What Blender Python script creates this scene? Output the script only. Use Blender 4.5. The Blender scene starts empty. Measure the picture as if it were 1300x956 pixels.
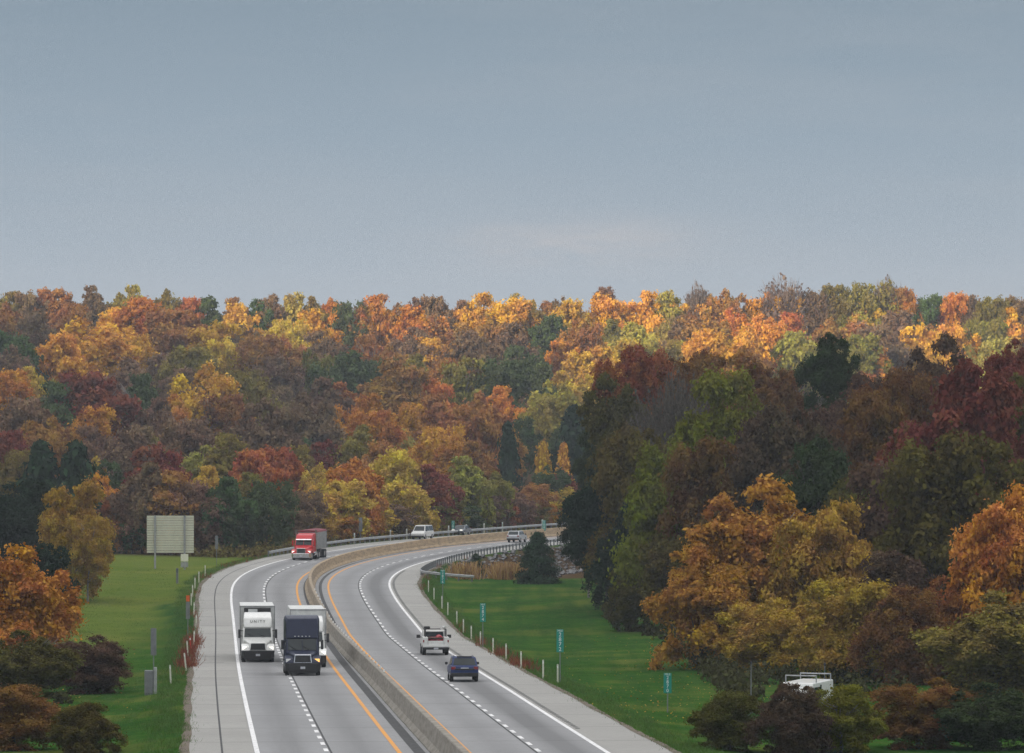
import bpy, math, random
import numpy as np
from mathutils import Vector, Matrix

random.seed(7)
rng = np.random.default_rng(11)
scn = bpy.context.scene
COL = scn.collection
R = math.radians

# ------------------------------------------------------------------ camera
F, EYE, HOR = 6000.0, 17.6, 542.0        # focal length in photo pixels, eye height, horizon row
cam_d = bpy.data.cameras.new('camera')
cam = bpy.data.objects.new('camera', cam_d)
COL.objects.link(cam)
cam.location = (0, 0, EYE)
cam.rotation_euler = (R(90), 0, 0)
cam_d.sensor_width = 36
cam_d.lens = 36 * F / 1300
cam_d.shift_y = (HOR - 478) / 1300
cam_d.clip_start = 1
cam_d.clip_end = 60000
scn.camera = cam

# ------------------------------------------------------------------ helpers: objects
def tag(o, label=None, cat=None, group=None, kind=None):
    if label: o['label'] = label
    if cat: o['category'] = cat
    if group: o['group'] = group
    if kind: o['kind'] = kind
    return o

def empty(name, loc=(0, 0, 0), rz=0.0, scale=None):
    o = bpy.data.objects.new(name, None)
    COL.objects.link(o)
    o.location = loc
    o.rotation_euler = (0, 0, rz)
    if scale: o.scale = scale
    return o

def link_mesh(name, me, parent=None):
    o = bpy.data.objects.new(name, me)
    COL.objects.link(o)
    if parent: o.parent = parent
    return o

def copy_tree(o, parent=None):
    c = o.copy()
    COL.objects.link(c)
    c.parent = parent
    for ch in list(o.children):
        copy_tree(ch, c)
    return c

def mesh_np(name, verts, faces, mats, smooth=False):
    me = bpy.data.meshes.new(name)
    me.from_pydata([tuple(v) for v in verts], [], [tuple(f) for f in faces])
    for m in (mats if isinstance(mats, (list, tuple)) else [mats]):
        me.materials.append(m)
    if smooth:
        me.polygons.foreach_set('use_smooth', [True] * len(me.polygons))
    me.update()
    return me

def quads_np(name, co, mat, rnd=None):
    """mesh of n separate quads from an (n,4,3) array"""
    n = len(co)
    me = bpy.data.meshes.new(name)
    me.vertices.add(n * 4)
    me.vertices.foreach_set('co', np.ascontiguousarray(co, dtype=np.float32).ravel())
    me.loops.add(n * 4)
    me.loops.foreach_set('vertex_index', np.arange(n * 4, dtype=np.int32))
    me.polygons.add(n)
    me.polygons.foreach_set('loop_start', np.arange(0, n * 4, 4, dtype=np.int32))
    me.update(calc_edges=True)
    me.validate()
    a = me.attributes.new('leafrnd', 'FLOAT', 'FACE')
    a.data.foreach_set('value', (rng.random(n) if rnd is None else rnd).astype(np.float32))
    me.materials.append(mat)
    return me

class MB:
    """collects simple solids and links them as one mesh object"""
    def __init__(s): s.v, s.f = [], []
    def add(s, vs, fs):
        b = len(s.v); s.v += [tuple(v) for v in vs]; s.f += [tuple(i + b for i in f) for f in fs]; return s
    def box(s, x0, x1, y0, y1, z0, z1, top=None):
        """top=(x0,x1,y0,y1) of the upper face when it differs"""
        tx0, tx1, ty0, ty1 = top or (x0, x1, y0, y1)
        return s.add([(x0,y0,z0),(x1,y0,z0),(x1,y1,z0),(x0,y1,z0),(tx0,ty0,z1),(tx1,ty0,z1),(tx1,ty1,z1),(tx0,ty1,z1)],
                     [(0,3,2,1),(4,5,6,7),(0,1,5,4),(1,2,6,5),(2,3,7,6),(3,0,4,7)])
    def prism(s, pts, x0, x1, inset=None):
        """side outline pts (y,z), counter-clockwise seen from +x, extruded from x0 to x1; inset(z) narrows it"""
        n = len(pts); ins = inset or (lambda z: 0.0)
        vs = [(x0 + ins(z), y, z) for y, z in pts] + [(x1 - ins(z), y, z) for y, z in pts]
        fs = [tuple(reversed(range(n))), tuple(range(n, 2*n))]
        fs += [(i, (i+1) % n, n + (i+1) % n, n + i) for i in range(n)]
        return s.add(vs, fs)
    def loft(s, rings):
        n = len(rings[0]); vs = [p for r in rings for p in r]; fs = []
        for k in range(len(rings)-1):
            for i in range(n):
                j = (i+1) % n
                fs.append((k*n+i, k*n+j, (k+1)*n+j, (k+1)*n+i))
        fs += [tuple(reversed(range(n))), tuple(range((len(rings)-1)*n, len(rings)*n))]
        return s.add(vs, fs)
    def tube(s, a, b, r0, r1=None, n=10):
        a, b = Vector(a), Vector(b); r1 = r0 if r1 is None else r1
        d = (b-a).normalized(); u = d.orthogonal().normalized(); w = d.cross(u)
        ring = lambda c, r: [tuple(c + u*math.cos(2*math.pi*i/n)*r + w*math.sin(2*math.pi*i/n)*r) for i in range(n)]
        return s.loft([ring(a, r0), ring(b, r1)])
    def build(s, name, mat, parent=None, bevel=0.0, seg=2):
        me = mesh_np(name, s.v, s.f, mat)
        import bmesh
        bm = bmesh.new(); bm.from_mesh(me); bmesh.ops.recalc_face_normals(bm, faces=bm.faces); bm.to_mesh(me); bm.free()
        o = link_mesh(name, me, parent)
        if bevel:
            m = o.modifiers.new('bevel', 'BEVEL'); m.width = bevel; m.segments = seg; m.limit_method = 'ANGLE'; m.angle_limit = R(28)
            me.polygons.foreach_set('use_smooth', [True]*len(me.polygons))
            m.harden_normals = True
        return o

# ------------------------------------------------------------------ helpers: materials
class NT:
    def __init__(s, tree): s.t = tree; s.n = tree.nodes; s.l = tree.links
    def new(s, typ, **kw):
        nd = s.n.new(typ)
        for k, v in kw.items():
            if k.startswith('i_'): nd.inputs[k[2:].replace('_', ' ')].default_value = v
            else: setattr(nd, k, v)
        return nd
    def link(s, a, b): s.l.new(a, b)
    def math(s, op, a, b=None, clamp=False):
        nd = s.n.new('ShaderNodeMath'); nd.operation = op; nd.use_clamp = clamp
        for i, x in enumerate((a, b)):
            if x is None: continue
            if isinstance(x, (int, float)): nd.inputs[i].default_value = x
            else: s.link(x, nd.inputs[i])
        return nd.outputs[0]
    def mix(s, fac, a, b, blend='MIX'):
        nd = s.n.new('ShaderNodeMix'); nd.data_type = 'RGBA'; nd.blend_type = blend
        for sock, x in ((nd.inputs['Factor'], fac), (nd.inputs['A'], a), (nd.inputs['B'], b)):
            pass
        ins = {'f': nd.inputs[0], 'a': nd.inputs[6], 'b': nd.inputs[7]}
        for k, x in (('f', fac), ('a', a), ('b', b)):
            if isinstance(x, (int, float)): ins[k].default_value = x
            elif isinstance(x, tuple): ins[k].default_value = x if len(x) == 4 else (*x, 1)
            else: s.link(x, ins[k])
        return nd.outputs[2]
    def ramp(s, fac, stops):
        nd = s.n.new('ShaderNodeValToRGB'); e = nd.color_ramp.elements
        while len(e) < len(stops): e.new(0.5)
        for el, (p, c) in zip(e, stops):
            el.position = p; el.color = (c, c, c, 1) if isinstance(c, (int, float)) else (*c, 1)
        s.link(fac, nd.inputs[0]); return nd.outputs[0]
    def noise(s, vec, scale, detail=4, rough=0.55):
        nd = s.n.new('ShaderNodeTexNoise'); nd.inputs['Scale'].default_value = scale
        nd.inputs['Detail'].default_value = detail; nd.inputs['Roughness'].default_value = rough
        if vec is not None: s.link(vec, nd.inputs['Vector'])
        return nd.outputs[0]

def new_mat(name):
    m = bpy.data.materials.new(name); m.use_nodes = True
    nt = NT(m.node_tree); bs = m.node_tree.nodes['Principled BSDF']
    return m, nt, bs

def plain(name, col, rough=0.5, metal=0.0, spec=0.5, dirt=0.25, scale=3.0, coat=0.0, emit=None, estr=0.0):
    """painted / cast / rolled surface with a slightly uneven tone and gloss"""
    m, nt, bs = new_mat(name)
    tc = nt.new('ShaderNodeTexCoord')
    n = nt.noise(tc.outputs['Object'], scale, 5)
    dark = tuple(c * (1 - dirt) for c in col)
    c = nt.mix(nt.ramp(n, [(0.35, 0.0), (0.7, 1.0)]), dark, col)
    nt.link(c, bs.inputs['Base Color'])
    nt.link(nt.ramp(n, [(0.2, min(1, rough + .12)), (0.8, max(0, rough - .08))]), bs.inputs['Roughness'])
    bs.inputs['Metallic'].default_value = metal
    bs.inputs['Specular IOR Level'].default_value = spec
    bs.inputs['Coat Weight'].default_value = coat
    if emit:
        bs.inputs['Emission Color'].default_value = (*emit, 1); bs.inputs['Emission Strength'].default_value = estr
    return m

M = {}
M['white_paint'] = plain('white_paint', (0.72, 0.73, 0.72), 0.35, dirt=0.14, coat=0.4)
M['trailer_white'] = plain('trailer_white', (0.66, 0.67, 0.66), 0.5, dirt=0.22)
M['navy_paint'] = plain('navy_paint', (0.012, 0.018, 0.05), 0.4, dirt=0.2, coat=0.15, spec=0.3)
M['blue_paint'] = plain('blue_paint', (0.012, 0.032, 0.13), 0.4, dirt=0.2, coat=0.15, spec=0.3)
M['red_paint'] = plain('red_paint', (0.55, 0.012, 0.02), 0.35, dirt=0.15, coat=0.25, spec=0.35)
M['silver_paint'] = plain('silver_paint', (0.45, 0.47, 0.5), 0.35, metal=0.3, dirt=0.12, coat=0.5)
M['grey_paint'] = plain('grey_paint', (0.1, 0.12, 0.15), 0.3, metal=0.2, dirt=0.2, coat=0.6)
M['black_plastic'] = plain('black_plastic', (0.018, 0.018, 0.02), 0.6, dirt=0.3)
M['rubber'] = plain('rubber', (0.016, 0.016, 0.017), 0.85, dirt=0.3)
M['rim'] = plain('rim', (0.5, 0.5, 0.52), 0.35, metal=0.8)
M['chrome'] = plain('chrome', (0.8, 0.8, 0.82), 0.18, metal=1.0, dirt=0.1)
M['glass'] = plain('glass', (0.012, 0.02, 0.024), 0.08, spec=0.35, dirt=0.2)
M['grille'] = plain('grille', (0.03, 0.03, 0.033), 0.45, dirt=0.3)
M['lamp_off'] = plain('lamp_off', (0.6, 0.62, 0.62), 0.15, dirt=0.15)
M['lamp_on'] = plain('lamp_on', (0.8, 0.8, 0.75), 0.2, emit=(1, 0.95, 0.85), estr=1.0)
M['lamp_amber'] = plain('lamp_amber', (0.8, 0.4, 0.05), 0.2, emit=(1, 0.62, 0.2), estr=1.0)
M['tail_red'] = plain('tail_red', (0.25, 0.012, 0.012), 0.25)
M['tarp_red'] = plain('tarp_red', (0.2, 0.03, 0.04), 0.8)
M['dump_grey'] = plain('dump_grey', (0.4, 0.41, 0.41), 0.5, metal=0.25)
M['galvanised'] = plain('galvanised', (0.42, 0.43, 0.44), 0.5, metal=0.35, dirt=0.3)
M['dull_steel'] = plain('dull_steel', (0.2, 0.21, 0.22), 0.6, metal=0.2)
M['sign_back'] = plain('sign_back', (0.8, 0.79, 0.66), 0.6, dirt=0.12, scale=0.8)
M['sign_green'] = plain('sign_green', (0.0, 0.24, 0.19), 0.5, dirt=0.1)
M['post_white'] = plain('post_white', (0.66, 0.66, 0.56), 0.7, dirt=0.25, scale=6)
M['post_red'] = plain('post_red', (0.5, 0.05, 0.03), 0.7)
M['sign_white'] = plain('sign_white', (0.8, 0.8, 0.78), 0.6, dirt=0.05)
M['orange_plastic'] = plain('orange_plastic', (0.75, 0.12, 0.02), 0.6)
M['plate'] = plain('plate', (0.55, 0.57, 0.62), 0.5)
M['bed_red'] = plain('bed_red', (0.4, 0.03, 0.045), 0.6)
M['bark'] = plain('bark', (0.085, 0.066, 0.052), 0.9, dirt=0.5, scale=9)
M['pale_bark'] = plain('pale_bark', (0.26, 0.24, 0.22), 0.9, dirt=0.4, scale=9)
def paint(name, col, under=(.27, .27, .275)):
    """road paint worn through to the concrete in flecks"""
    m, nt, bs = new_mat(name)
    pos = nt.new('ShaderNodeNewGeometry').outputs['Position']
    w = nt.ramp(nt.noise(pos, 3.5, 6, .75), [(.46, 0.), (.66, .75)])
    w2 = nt.ramp(nt.noise(pos, .18, 3), [(.4, .1), (.7, .55)])
    nt.link(nt.mix(nt.math('MAXIMUM', w, nt.math('MULTIPLY', w2, .5)), col, under), bs.inputs['Base Color'])
    bs.inputs['Roughness'].default_value = .8; bs.inputs['Specular IOR Level'].default_value = .2
    return m
M['line_white'] = paint('line_white', (0.8, 0.8, 0.81))
M['line_yellow'] = paint('line_yellow', (0.72, 0.31, 0.035))
M['sealant'] = plain('sealant', (0.05, 0.05, 0.053), 0.8, dirt=0.4)

def leaf_material(name, kind='leaf'):
    """leaf colour comes from obj.color; patches of turning leaves and leaf-to-leaf variation on top"""
    m, nt, bs = new_mat(name)
    oi = nt.new('ShaderNodeObjectInfo'); tc = nt.new('ShaderNodeTexCoord')
    at = nt.new('ShaderNodeAttribute', attribute_name='leafrnd')
    off = nt.new('ShaderNodeVectorMath', operation='ADD')
    nt.link(tc.outputs['Object'], off.inputs[0])
    cmb = nt.new('ShaderNodeCombineXYZ')
    nt.link(nt.math('MULTIPLY', oi.outputs['Random'], 37.0), cmb.inputs[0]); nt.link(nt.math('MULTIPLY', oi.outputs['Random'], 91.0), cmb.inputs[2])
    nt.link(cmb.outputs[0], off.inputs[1])
    n = nt.noise(off.outputs[0], 3.2, 3, 0.6)
    hs = nt.new('ShaderNodeHueSaturation')
    nt.link(oi.outputs['Color'], hs.inputs['Color'])
    # patches shift towards green or red, single leaves vary in value
    hue = nt.math('ADD', nt.math('MULTIPLY', nt.math('SUBTRACT', n, 0.5), 0.09 if kind == 'leaf' else 0.05), 0.5)
    hue = nt.math('ADD', hue, nt.math('MULTIPLY', nt.math('SUBTRACT', at.outputs['Fac'], 0.5), 0.035))
    nt.link(hue, hs.inputs['Hue'])
    val = nt.math('ADD', 0.62, nt.math('MULTIPLY', at.outputs['Fac'], 0.78))
    nt.link(val, hs.inputs['Value'])
    nt.link(nt.math('ADD', 0.86, nt.math('MULTIPLY', n, 0.24)), hs.inputs['Saturation'])
    nt.n.remove(bs)
    out = [x for x in nt.n if x.type == 'OUTPUT_MATERIAL'][0]
    df = nt.new('ShaderNodeBsdfDiffuse'); tr = nt.new('ShaderNodeBsdfTranslucent'); mx = nt.new('ShaderNodeMixShader')
    nt.link(hs.outputs[0], df.inputs['Color']); nt.link(hs.outputs[0], tr.inputs['Color'])
    mx.inputs[0].default_value = 0.28 if kind == 'leaf' else 0.08
    nt.link(df.outputs[0], mx.inputs[1]); nt.link(tr.outputs[0], mx.inputs[2]); nt.link(mx.outputs[0], out.inputs['Surface'])
    return m
M['leaf'] = leaf_material('autumn_leaf')
M['needle'] = leaf_material('evergreen_leaf', 'needle')

# ------------------------------------------------------------------ the road's centre line (median barrier's right foot)
S = np.arange(120.0, 1150.0, 2.0)
KN = np.array([120, 200, 350, 450, 520, 580, 640, 700, 760, 1150.])
KV = np.array([0.0, 0.0, 0.00006, -0.00013, 0.00140, 0.00273, 0.00124, 0.0004, 0.0030, 0.0036])
def smooth(a, w):
    k = np.hanning(2 * w + 3)[1:-1]; k /= k.sum()
    return np.convolve(np.pad(a, w, mode='edge'), k, mode='valid')
KAP = smooth(np.interp(S, KN, KV), 8)
TH = np.concatenate([[0], np.cumsum(KAP[:-1] * 2)])
TH += -0.0672 - TH[40]
CX = np.concatenate([[0], np.cumsum(np.sin(TH[:-1]) * 2)]); CY = np.concatenate([[0], np.cumsum(np.cos(TH[:-1]) * 2)])
CX += -1.12 - CX[40]; CY += 200.0 - CY[40]
ZS = smooth(np.interp(S, [120, 200, 300, 340, 380, 420, 460, 500, 560, 640, 730, 900, 1150], [3.2, 2.3, .92, .27, -.33, -.86, -.32, .41, .77, 1.42, 1.38, 1.6, 2.5]), 8)
def bank(s, o): return -0.0225 * o * np.clip((s - 380) / 150, 0, 1)
def road(s, o, dz=0.0):
    """world point at arc length s, offset o to the right of the line"""
    x = np.interp(s, S, CX); y = np.interp(s, S, CY); t = np.interp(s, S, TH)
    return np.stack([x + o * np.cos(t), y - o * np.sin(t), np.interp(s, S, ZS) + bank(s, o) + dz], -1)
def heading(s): return float(np.interp(s, S, TH))
def to_road(x, y):
    """nearest (s, o) for arrays of points"""
    x = np.atleast_1d(np.asarray(x, float)); y = np.atleast_1d(np.asarray(y, float))
    so, oo = np.empty_like(x), np.empty_like(x)
    for i in range(0, len(x), 4000):
        dx = x[i:i+4000, None] - CX; dy = y[i:i+4000, None] - CY
        j = np.argmin(dx*dx + dy*dy, 1); k = np.arange(len(j))
        so[i:i+4000] = S[j] + dx[k, j]*np.sin(TH[j]) + dy[k, j]*np.cos(TH[j])
        oo[i:i+4000] = dx[k, j]*np.cos(TH[j]) - dy[k, j]*np.sin(TH[j])
    return so, oo
EDGE_L, EDGE_R = -12.55, 10.7
def bar_off(s): return np.interp(s, [330, 420, 500, 600, 650, 720], [.22, -.1, -.4, -.5, -.32, -.15])
S_RAIL, S_RAIL_L = 548.0, 590.0
def sst(t): t = np.clip(t, 0, 1); return t*t*(3-2*t)
def wob(x, y): return np.sin(x*.021+1.3)*np.sin(y*.017+.4)*.5 + np.sin(x*.047+2.1+y*.013)*.3
def ground(x, y):
    """terrain height"""
    x = np.atleast_1d(np.asarray(x, float)); y = np.atleast_1d(np.asarray(y, float))
    s, o = to_road(x, y)
    oc = np.clip(o, EDGE_L, EDGE_R)
    z = np.interp(s, S, ZS) + bank(s, oc) - 0.05
    inside = np.minimum(o - EDGE_L, EDGE_R - o)
    z -= 0.35 * sst((inside - 0.6) / 2.0)
    left, right = np.maximum(EDGE_L - o, 0), np.maximum(o - EDGE_R, 0)
    # left field: small fall from the shoulder then a low swell
    z += -0.45*sst(left/5) * (s < 620) + sst((left-5)/28) * 1.3 * sst((650-y)/120)
    # right field: nearly level, a ravine past its far lip
    z += -0.35*sst(right/5) + 0.5*sst((right-6)/40)
    z += -2.6 * sst((right-.8)/6) * sst((s-S_RAIL)/14) * sst((760-s)/40)
    z += wob(x, y) * .35 * sst((left+right)/20)
    # the wooded hill beyond the bend
    D = (left - 4) * sst((y-590)/120)
    hgt = 41 + 9*sst((x+10)/150) + 2.5*np.sin(x*.016+.6) + 1.6*np.sin(x*.041)
    z += np.where(left > 0, hgt * np.clip(D/350, 0, None)**1.15 / (1 + (np.clip(D/350, 0, None))**3.6)**(1.15/3.6), 0)
    z += wob(x*2.2, y*2) * 1.5 * sst((D-40)/80)
    z += 3.0*sst((right-45)/120)*sst((y-300)/200)
    return z
def g1(x, y): return float(ground(x, y)[0])
def at(px, py, z=None):
    """world ground point seen at a photo pixel; z fixed, or found on the terrain"""
    if z is not None:
        d = F*(EYE-z)/(py-HOR); return ((px-650)*d/F, d, z)
    d = np.arange(180.0, 1100.0, 1.0)
    x = (px-650)*d/F
    gap = EYE + (HOR-py)*d/F - ground(x, d)
    i = int(np.argmax(gap < 0)); i = max(i, 1)
    t = gap[i-1]/(gap[i-1]-gap[i]); dd = d[i-1]+t
    return ((px-650)*dd/F, dd, g1((px-650)*dd/F, dd))

# ------------------------------------------------------------------ ground
def axis(segs):
    out = [segs[0][0]]
    for a, b, st in segs:
        n = max(1, int(round((b-a)/st))); out += list(np.linspace(a, b, n+1)[1:])
    return np.array(out)
gx = axis([(-1300,-700,200),(-700,-160,30),(-160,-60,5),(-60,70,1.5),(70,260,6),(260,760,30),(760,1300,180)])
gy = axis([(-600,100,100),(100,200,10),(200,800,3),(800,1250,10),(1250,2000,250)])
XX, YY = np.meshgrid(gx, gy)
ZZ = ground(XX.ravel(), YY.ravel())
nx, ny = len(gx), len(gy)
vs = np.stack([XX.ravel(), YY.ravel(), ZZ], 1)
ii = (np.arange(ny-1)[:, None]*nx + np.arange(nx-1)[None]).ravel()
fs = np.stack([ii, ii+1, ii+nx+1, ii+nx], 1)

m, nt, bs = new_mat('meadow_and_forest_floor')
geo = nt.new('ShaderNodeNewGeometry'); pos = geo.outputs['Position']
at_w = nt.new('ShaderNodeAttribute', attribute_name='wood')
n1 = nt.noise(pos, 0.09, 5); n2 = nt.noise(pos, 1.1, 5, 0.65); n3 = nt.noise(pos, 6.0, 3)
mp = nt.new('ShaderNodeMapping'); mp.inputs['Scale'].default_value = (0.75, 0.035, 1); mp.inputs['Rotation'].default_value = (0, 0, R(9)); nt.link(pos, mp.inputs[0])
n4 = nt.noise(mp.outputs[0], 0.6, 3)
gcol = nt.ramp(n1, [(0.3, (0.013, 0.054, 0.008)), (0.5, (0.03, 0.086, 0.012)), (0.62, (0.085, 0.11, 0.022))])
gcol = nt.mix(nt.math('MULTIPLY', nt.ramp(n4, [(0.4, 0.0), (0.62, 1.0)]), 0.7), gcol, (0.011, 0.055, 0.009))
gcol = nt.mix(nt.math('MULTIPLY', nt.ramp(n2, [(0.48, 0.0), (0.74, 1.0)]), 0.7), gcol, (0.09, 0.1, 0.032))
sx_ = nt.new('ShaderNodeSeparateXYZ'); nt.link(pos, sx_.inputs[0])
gcol = nt.mix(nt.math('MULTIPLY', nt.ramp(nt.math('MULTIPLY', nt.math('ADD', sx_.outputs[0], 30.0), -0.1), [(.0, 0.), (.6, 1.)]), .8), gcol, nt.mix(n1, (.06, .115, .015), (.16, .165, .038)))
at_l = nt.new('ShaderNodeAttribute', attribute_name='slope_shade')
gcol = nt.mix(nt.math('MULTIPLY', at_l.outputs['Fac'], .85), gcol, (.012, .055, .012))  # shade on the swale's steep side, painted as darker green
gcol = nt.mix(0.45, gcol, nt.mix(1.0, gcol, nt.ramp(n3, [(.3, .35), (.7, 1.7)]), 'MULTIPLY'))
fcol = nt.mix(n2, (0.03, 0.022, 0.014), (0.1, 0.06, 0.03))
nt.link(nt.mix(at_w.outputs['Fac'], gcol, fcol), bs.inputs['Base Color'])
bs.inputs['Roughness'].default_value = 1.0; bs.inputs['Specular IOR Level'].default_value = 0.0
bp = nt.new('ShaderNodeBump'); bp.inputs['Strength'].default_value = 0.7; bp.inputs['Distance'].default_value = 0.12
nt.link(n3, bp.inputs['Height']); nt.link(bp.outputs[0], bs.inputs['Normal'])
M['ground'] = m
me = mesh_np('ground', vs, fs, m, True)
sr, orr = to_road(vs[:, 0], vs[:, 1])
wood = np.clip(np.maximum(sst((vs[:, 1]-600)/12)*(orr < EDGE_L-2), 0)
               + sst((orr-60+ (vs[:,1]-330)*.09)/8) + sst((-vs[:, 0]-56)/6)*(vs[:,1] < 640) + (orr > EDGE_R+1)*sst((vs[:, 1]-582)/6), 0, 1)
a = me.attributes.new('wood', 'FLOAT', 'POINT'); a.data.foreach_set('value', wood.astype(np.float32))
poly = np.array([at(*p)[:2] for p in ((200, 766), (222, 768), (246, 778), (256, 790), (257, 812), (246, 811), (228, 796), (208, 779))])  # outline of the painted swale shade
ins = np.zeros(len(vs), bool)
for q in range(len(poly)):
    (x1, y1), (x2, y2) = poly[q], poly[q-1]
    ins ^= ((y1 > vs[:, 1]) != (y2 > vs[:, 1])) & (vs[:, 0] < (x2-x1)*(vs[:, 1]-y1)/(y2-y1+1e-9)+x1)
a = me.attributes.new('slope_shade', 'FLOAT', 'POINT'); a.data.foreach_set('value', ins.astype(np.float32))
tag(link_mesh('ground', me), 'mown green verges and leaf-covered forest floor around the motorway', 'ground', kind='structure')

# ------------------------------------------------------------------ pavement and markings
def strip(name, o0, o1, s0, s1, dz, mat, step=4.0, pieces=None, kind='structure', nseg=1):
    """sheet following the road; pieces = list of (s0, s1) for dashed markings"""
    V, Fc, UV = [], [], []
    for a, b in (pieces or [(s0, s1)]):
        ss = np.linspace(a, b, max(2, int((b-a)/step)+1))
        base = len(V); cols = nseg + 1
        for s in ss:
            for k in range(cols):
                o = o0 + (o1-o0)*k/nseg
                V.append(tuple(road(s, o, dz))); UV.append((o, s))
        for i in range(len(ss)-1):
            for k in range(nseg):
                q = base + i*cols + k
                Fc.append((q, q+1, q+cols+1, q+cols))
    me = mesh_np(name, V, Fc, mat)
    uv = me.uv_layers.new(name='road')
    idx = np.empty(len(me.loops), dtype=np.int32); me.loops.foreach_get('vertex_index', idx)
    uv.data.foreach_set('uv', np.array(UV, dtype=np.float32)[idx].ravel())
    o = link_mesh(name, me)
    return tag(o, kind=kind)

def pavement_mat(name, col, lanes):
    m, nt, bs = new_mat(name)
    uvn = nt.new('ShaderNodeUVMap', uv_map='road'); sep = nt.new('ShaderNodeSeparateXYZ'); nt.link(uvn.outputs[0], sep.inputs[0])
    o, s = sep.outputs[0], sep.outputs[1]
    geo = nt.new('ShaderNodeNewGeometry'); pos = geo.outputs['Position']
    n1 = nt.noise(pos, 0.12, 4); n2 = nt.noise(pos, 2.2, 5, 0.7)
    mp = nt.new('ShaderNodeMapping'); mp.inputs['Scale'].default_value = (1.6, 0.03, 1); nt.link(uvn.outputs[0], mp.inputs[0])
    n3 = nt.noise(mp.outputs[0], 1.0, 4)
    c = nt.mix(nt.ramp(n1, [(0.3, 0.0), (0.7, 1.0)]), tuple(x*.88 for x in col), tuple(x*1.05 for x in col))
    c = nt.mix(nt.math('MULTIPLY', nt.ramp(n2, [(0.35, 0.0), (0.7, 1.0)]), 0.5), c, tuple(x*.68 for x in col))
    # tyre-polished and oil-darkened streaks along each lane
    tot = None
    for ctr, wd, amt in lanes:
        dlt = nt.math('DIVIDE', nt.math('SUBTRACT', o, ctr), wd)
        g = nt.math('MULTIPLY', nt.math('POWER', 2.718, nt.math('MULTIPLY', nt.math('MULTIPLY', dlt, dlt), -1.0)), amt)
        tot = g if tot is None else nt.math('ADD', tot, g)
    if tot is not None:
        c = nt.mix(nt.math('MULTIPLY', tot, nt.math('ADD', 0.45, n3), True), c, tuple(x*.52 for x in col))
    # transverse joints, alternately repaired with darker slabs
    ft = nt.math('FRACT', nt.math('DIVIDE', s, 14.0))
    j = nt.math('LESS_THAN', ft, 0.016)
    c = nt.mix(nt.math('MULTIPLY', j, 0.55), c, (0.06, 0.06, 0.062))
    slab = nt.new('ShaderNodeTexWhiteNoise', noise_dimensions='2D')
    cm = nt.new('ShaderNodeCombineXYZ'); nt.link(nt.math('FLOOR', nt.math('DIVIDE', s, 14.0)), cm.inputs[0]); nt.link(nt.math('FLOOR', nt.math('DIVIDE', nt.math('SUBTRACT', o, 0.98), 3.5)), cm.inputs[1])
    nt.link(cm.outputs[0], slab.inputs['Vector'])
    c = nt.mix(nt.math('MULTIPLY', slab.outputs['Value'], 0.3), c, tuple(x*.7 for x in col))
    nt.link(c, bs.inputs['Base Color'])
    bs.inputs['Roughness'].default_value = 0.85; bs.inputs['Specular IOR Level'].default_value = 0.15
    bp = nt.new('ShaderNodeBump'); bp.inputs['Strength'].default_value = 0.25; bp.inputs['Distance'].default_value = 0.02
    nt.link(n2, bp.inputs['Height']); nt.link(bp.outputs[0], bs.inputs['Normal'])
    return m
M['lane_concrete'] = pavement_mat('lane_concrete', (0.295, 0.297, 0.305), [(2.7, .9, .45), (5.9, .85, 1.35), (-4.2, .95, .62), (-7.6, .95, .68)])
M['shoulder_concrete'] = pavement_mat('shoulder_concrete', (0.335, 0.33, 0.315), [])
SA, SB = 130, 1080
strip('lanes_away', -0.6, 7.6, SA, SB, 0.0, M['lane_concrete'], nseg=4)
strip('lanes_oncoming', -9.42, -0.6, SA, SB, 0.0, M['lane_concrete'], nseg=4)
strip('shoulder_away', 7.6, EDGE_R, SA, SB, 0.0, M['shoulder_concrete'], nseg=2)
strip('shoulder_oncoming', EDGE_L, -9.42, SA, SB, 0.0, M['shoulder_concrete'], nseg=2)
def dashes(s0, s1, cyc, ln): return [(s, s+ln) for s in np.arange(s0, s1, cyc)]
strip('edge_line_white_away', 7.42, 7.66, SA, SB, 0.012, M['line_white'])
strip('edge_line_white_oncoming', -9.39, -9.15, SA, SB, 0.012, M['line_white'])
strip('edge_line_yellow_away', 0.80, 1.01, SA, SB, 0.012, M['line_yellow'])
strip('edge_line_yellow_oncoming', -2.55, -2.33, SA, SB, 0.012, M['line_yellow'])
strip('lane_line_away', 4.23, 4.45, 0, 0, 0.012, M['line_white'], pieces=dashes(150, 800, 6.0, 2.6))
strip('lane_line_oncoming', -6.02, -5.80, 0, 0, 0.012, M['line_white'], pieces=dashes(151, 800, 6.0, 2.6))
strip('lane_joint_away', 4.10, 4.20, SA, 900, 0.006, M['sealant'])
strip('lane_joint_oncoming', -5.76, -5.66, SA, 900, 0.006, M['sealant'])
strip('shoulder_joint_oncoming', -11.0, -10.9, SA, 640, 0.006, M['sealant'])
strip('rumble_strip', 7.86, 8.12, 0, 0, 0.006, M['sealant'], pieces=dashes(250, 560, 1.5, .8))
strip('barrier_strip_oncoming', -1.75, -1.2, SA, SB, 0.006, M['sealant'])  # dark strip along the barrier foot, oncoming side
strip('barrier_strip_away', -0.12, 0.2, SA, SB, 0.006, M['sealant'])  # dark strip along the barrier foot, away side
cr = []
for s_, o0_, o1_ in ((352, -12.4, -10.3), (366, -12.5, -10.6), (433, -12.3, -9.7), (448, -12.6, -11.2), (470, 8.4, 10.6), (392, 8.6, 10.9)):
    strip('shoulder_crack', o0_, o1_, s_, s_+.25, 0.007, M['sealant'])

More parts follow.
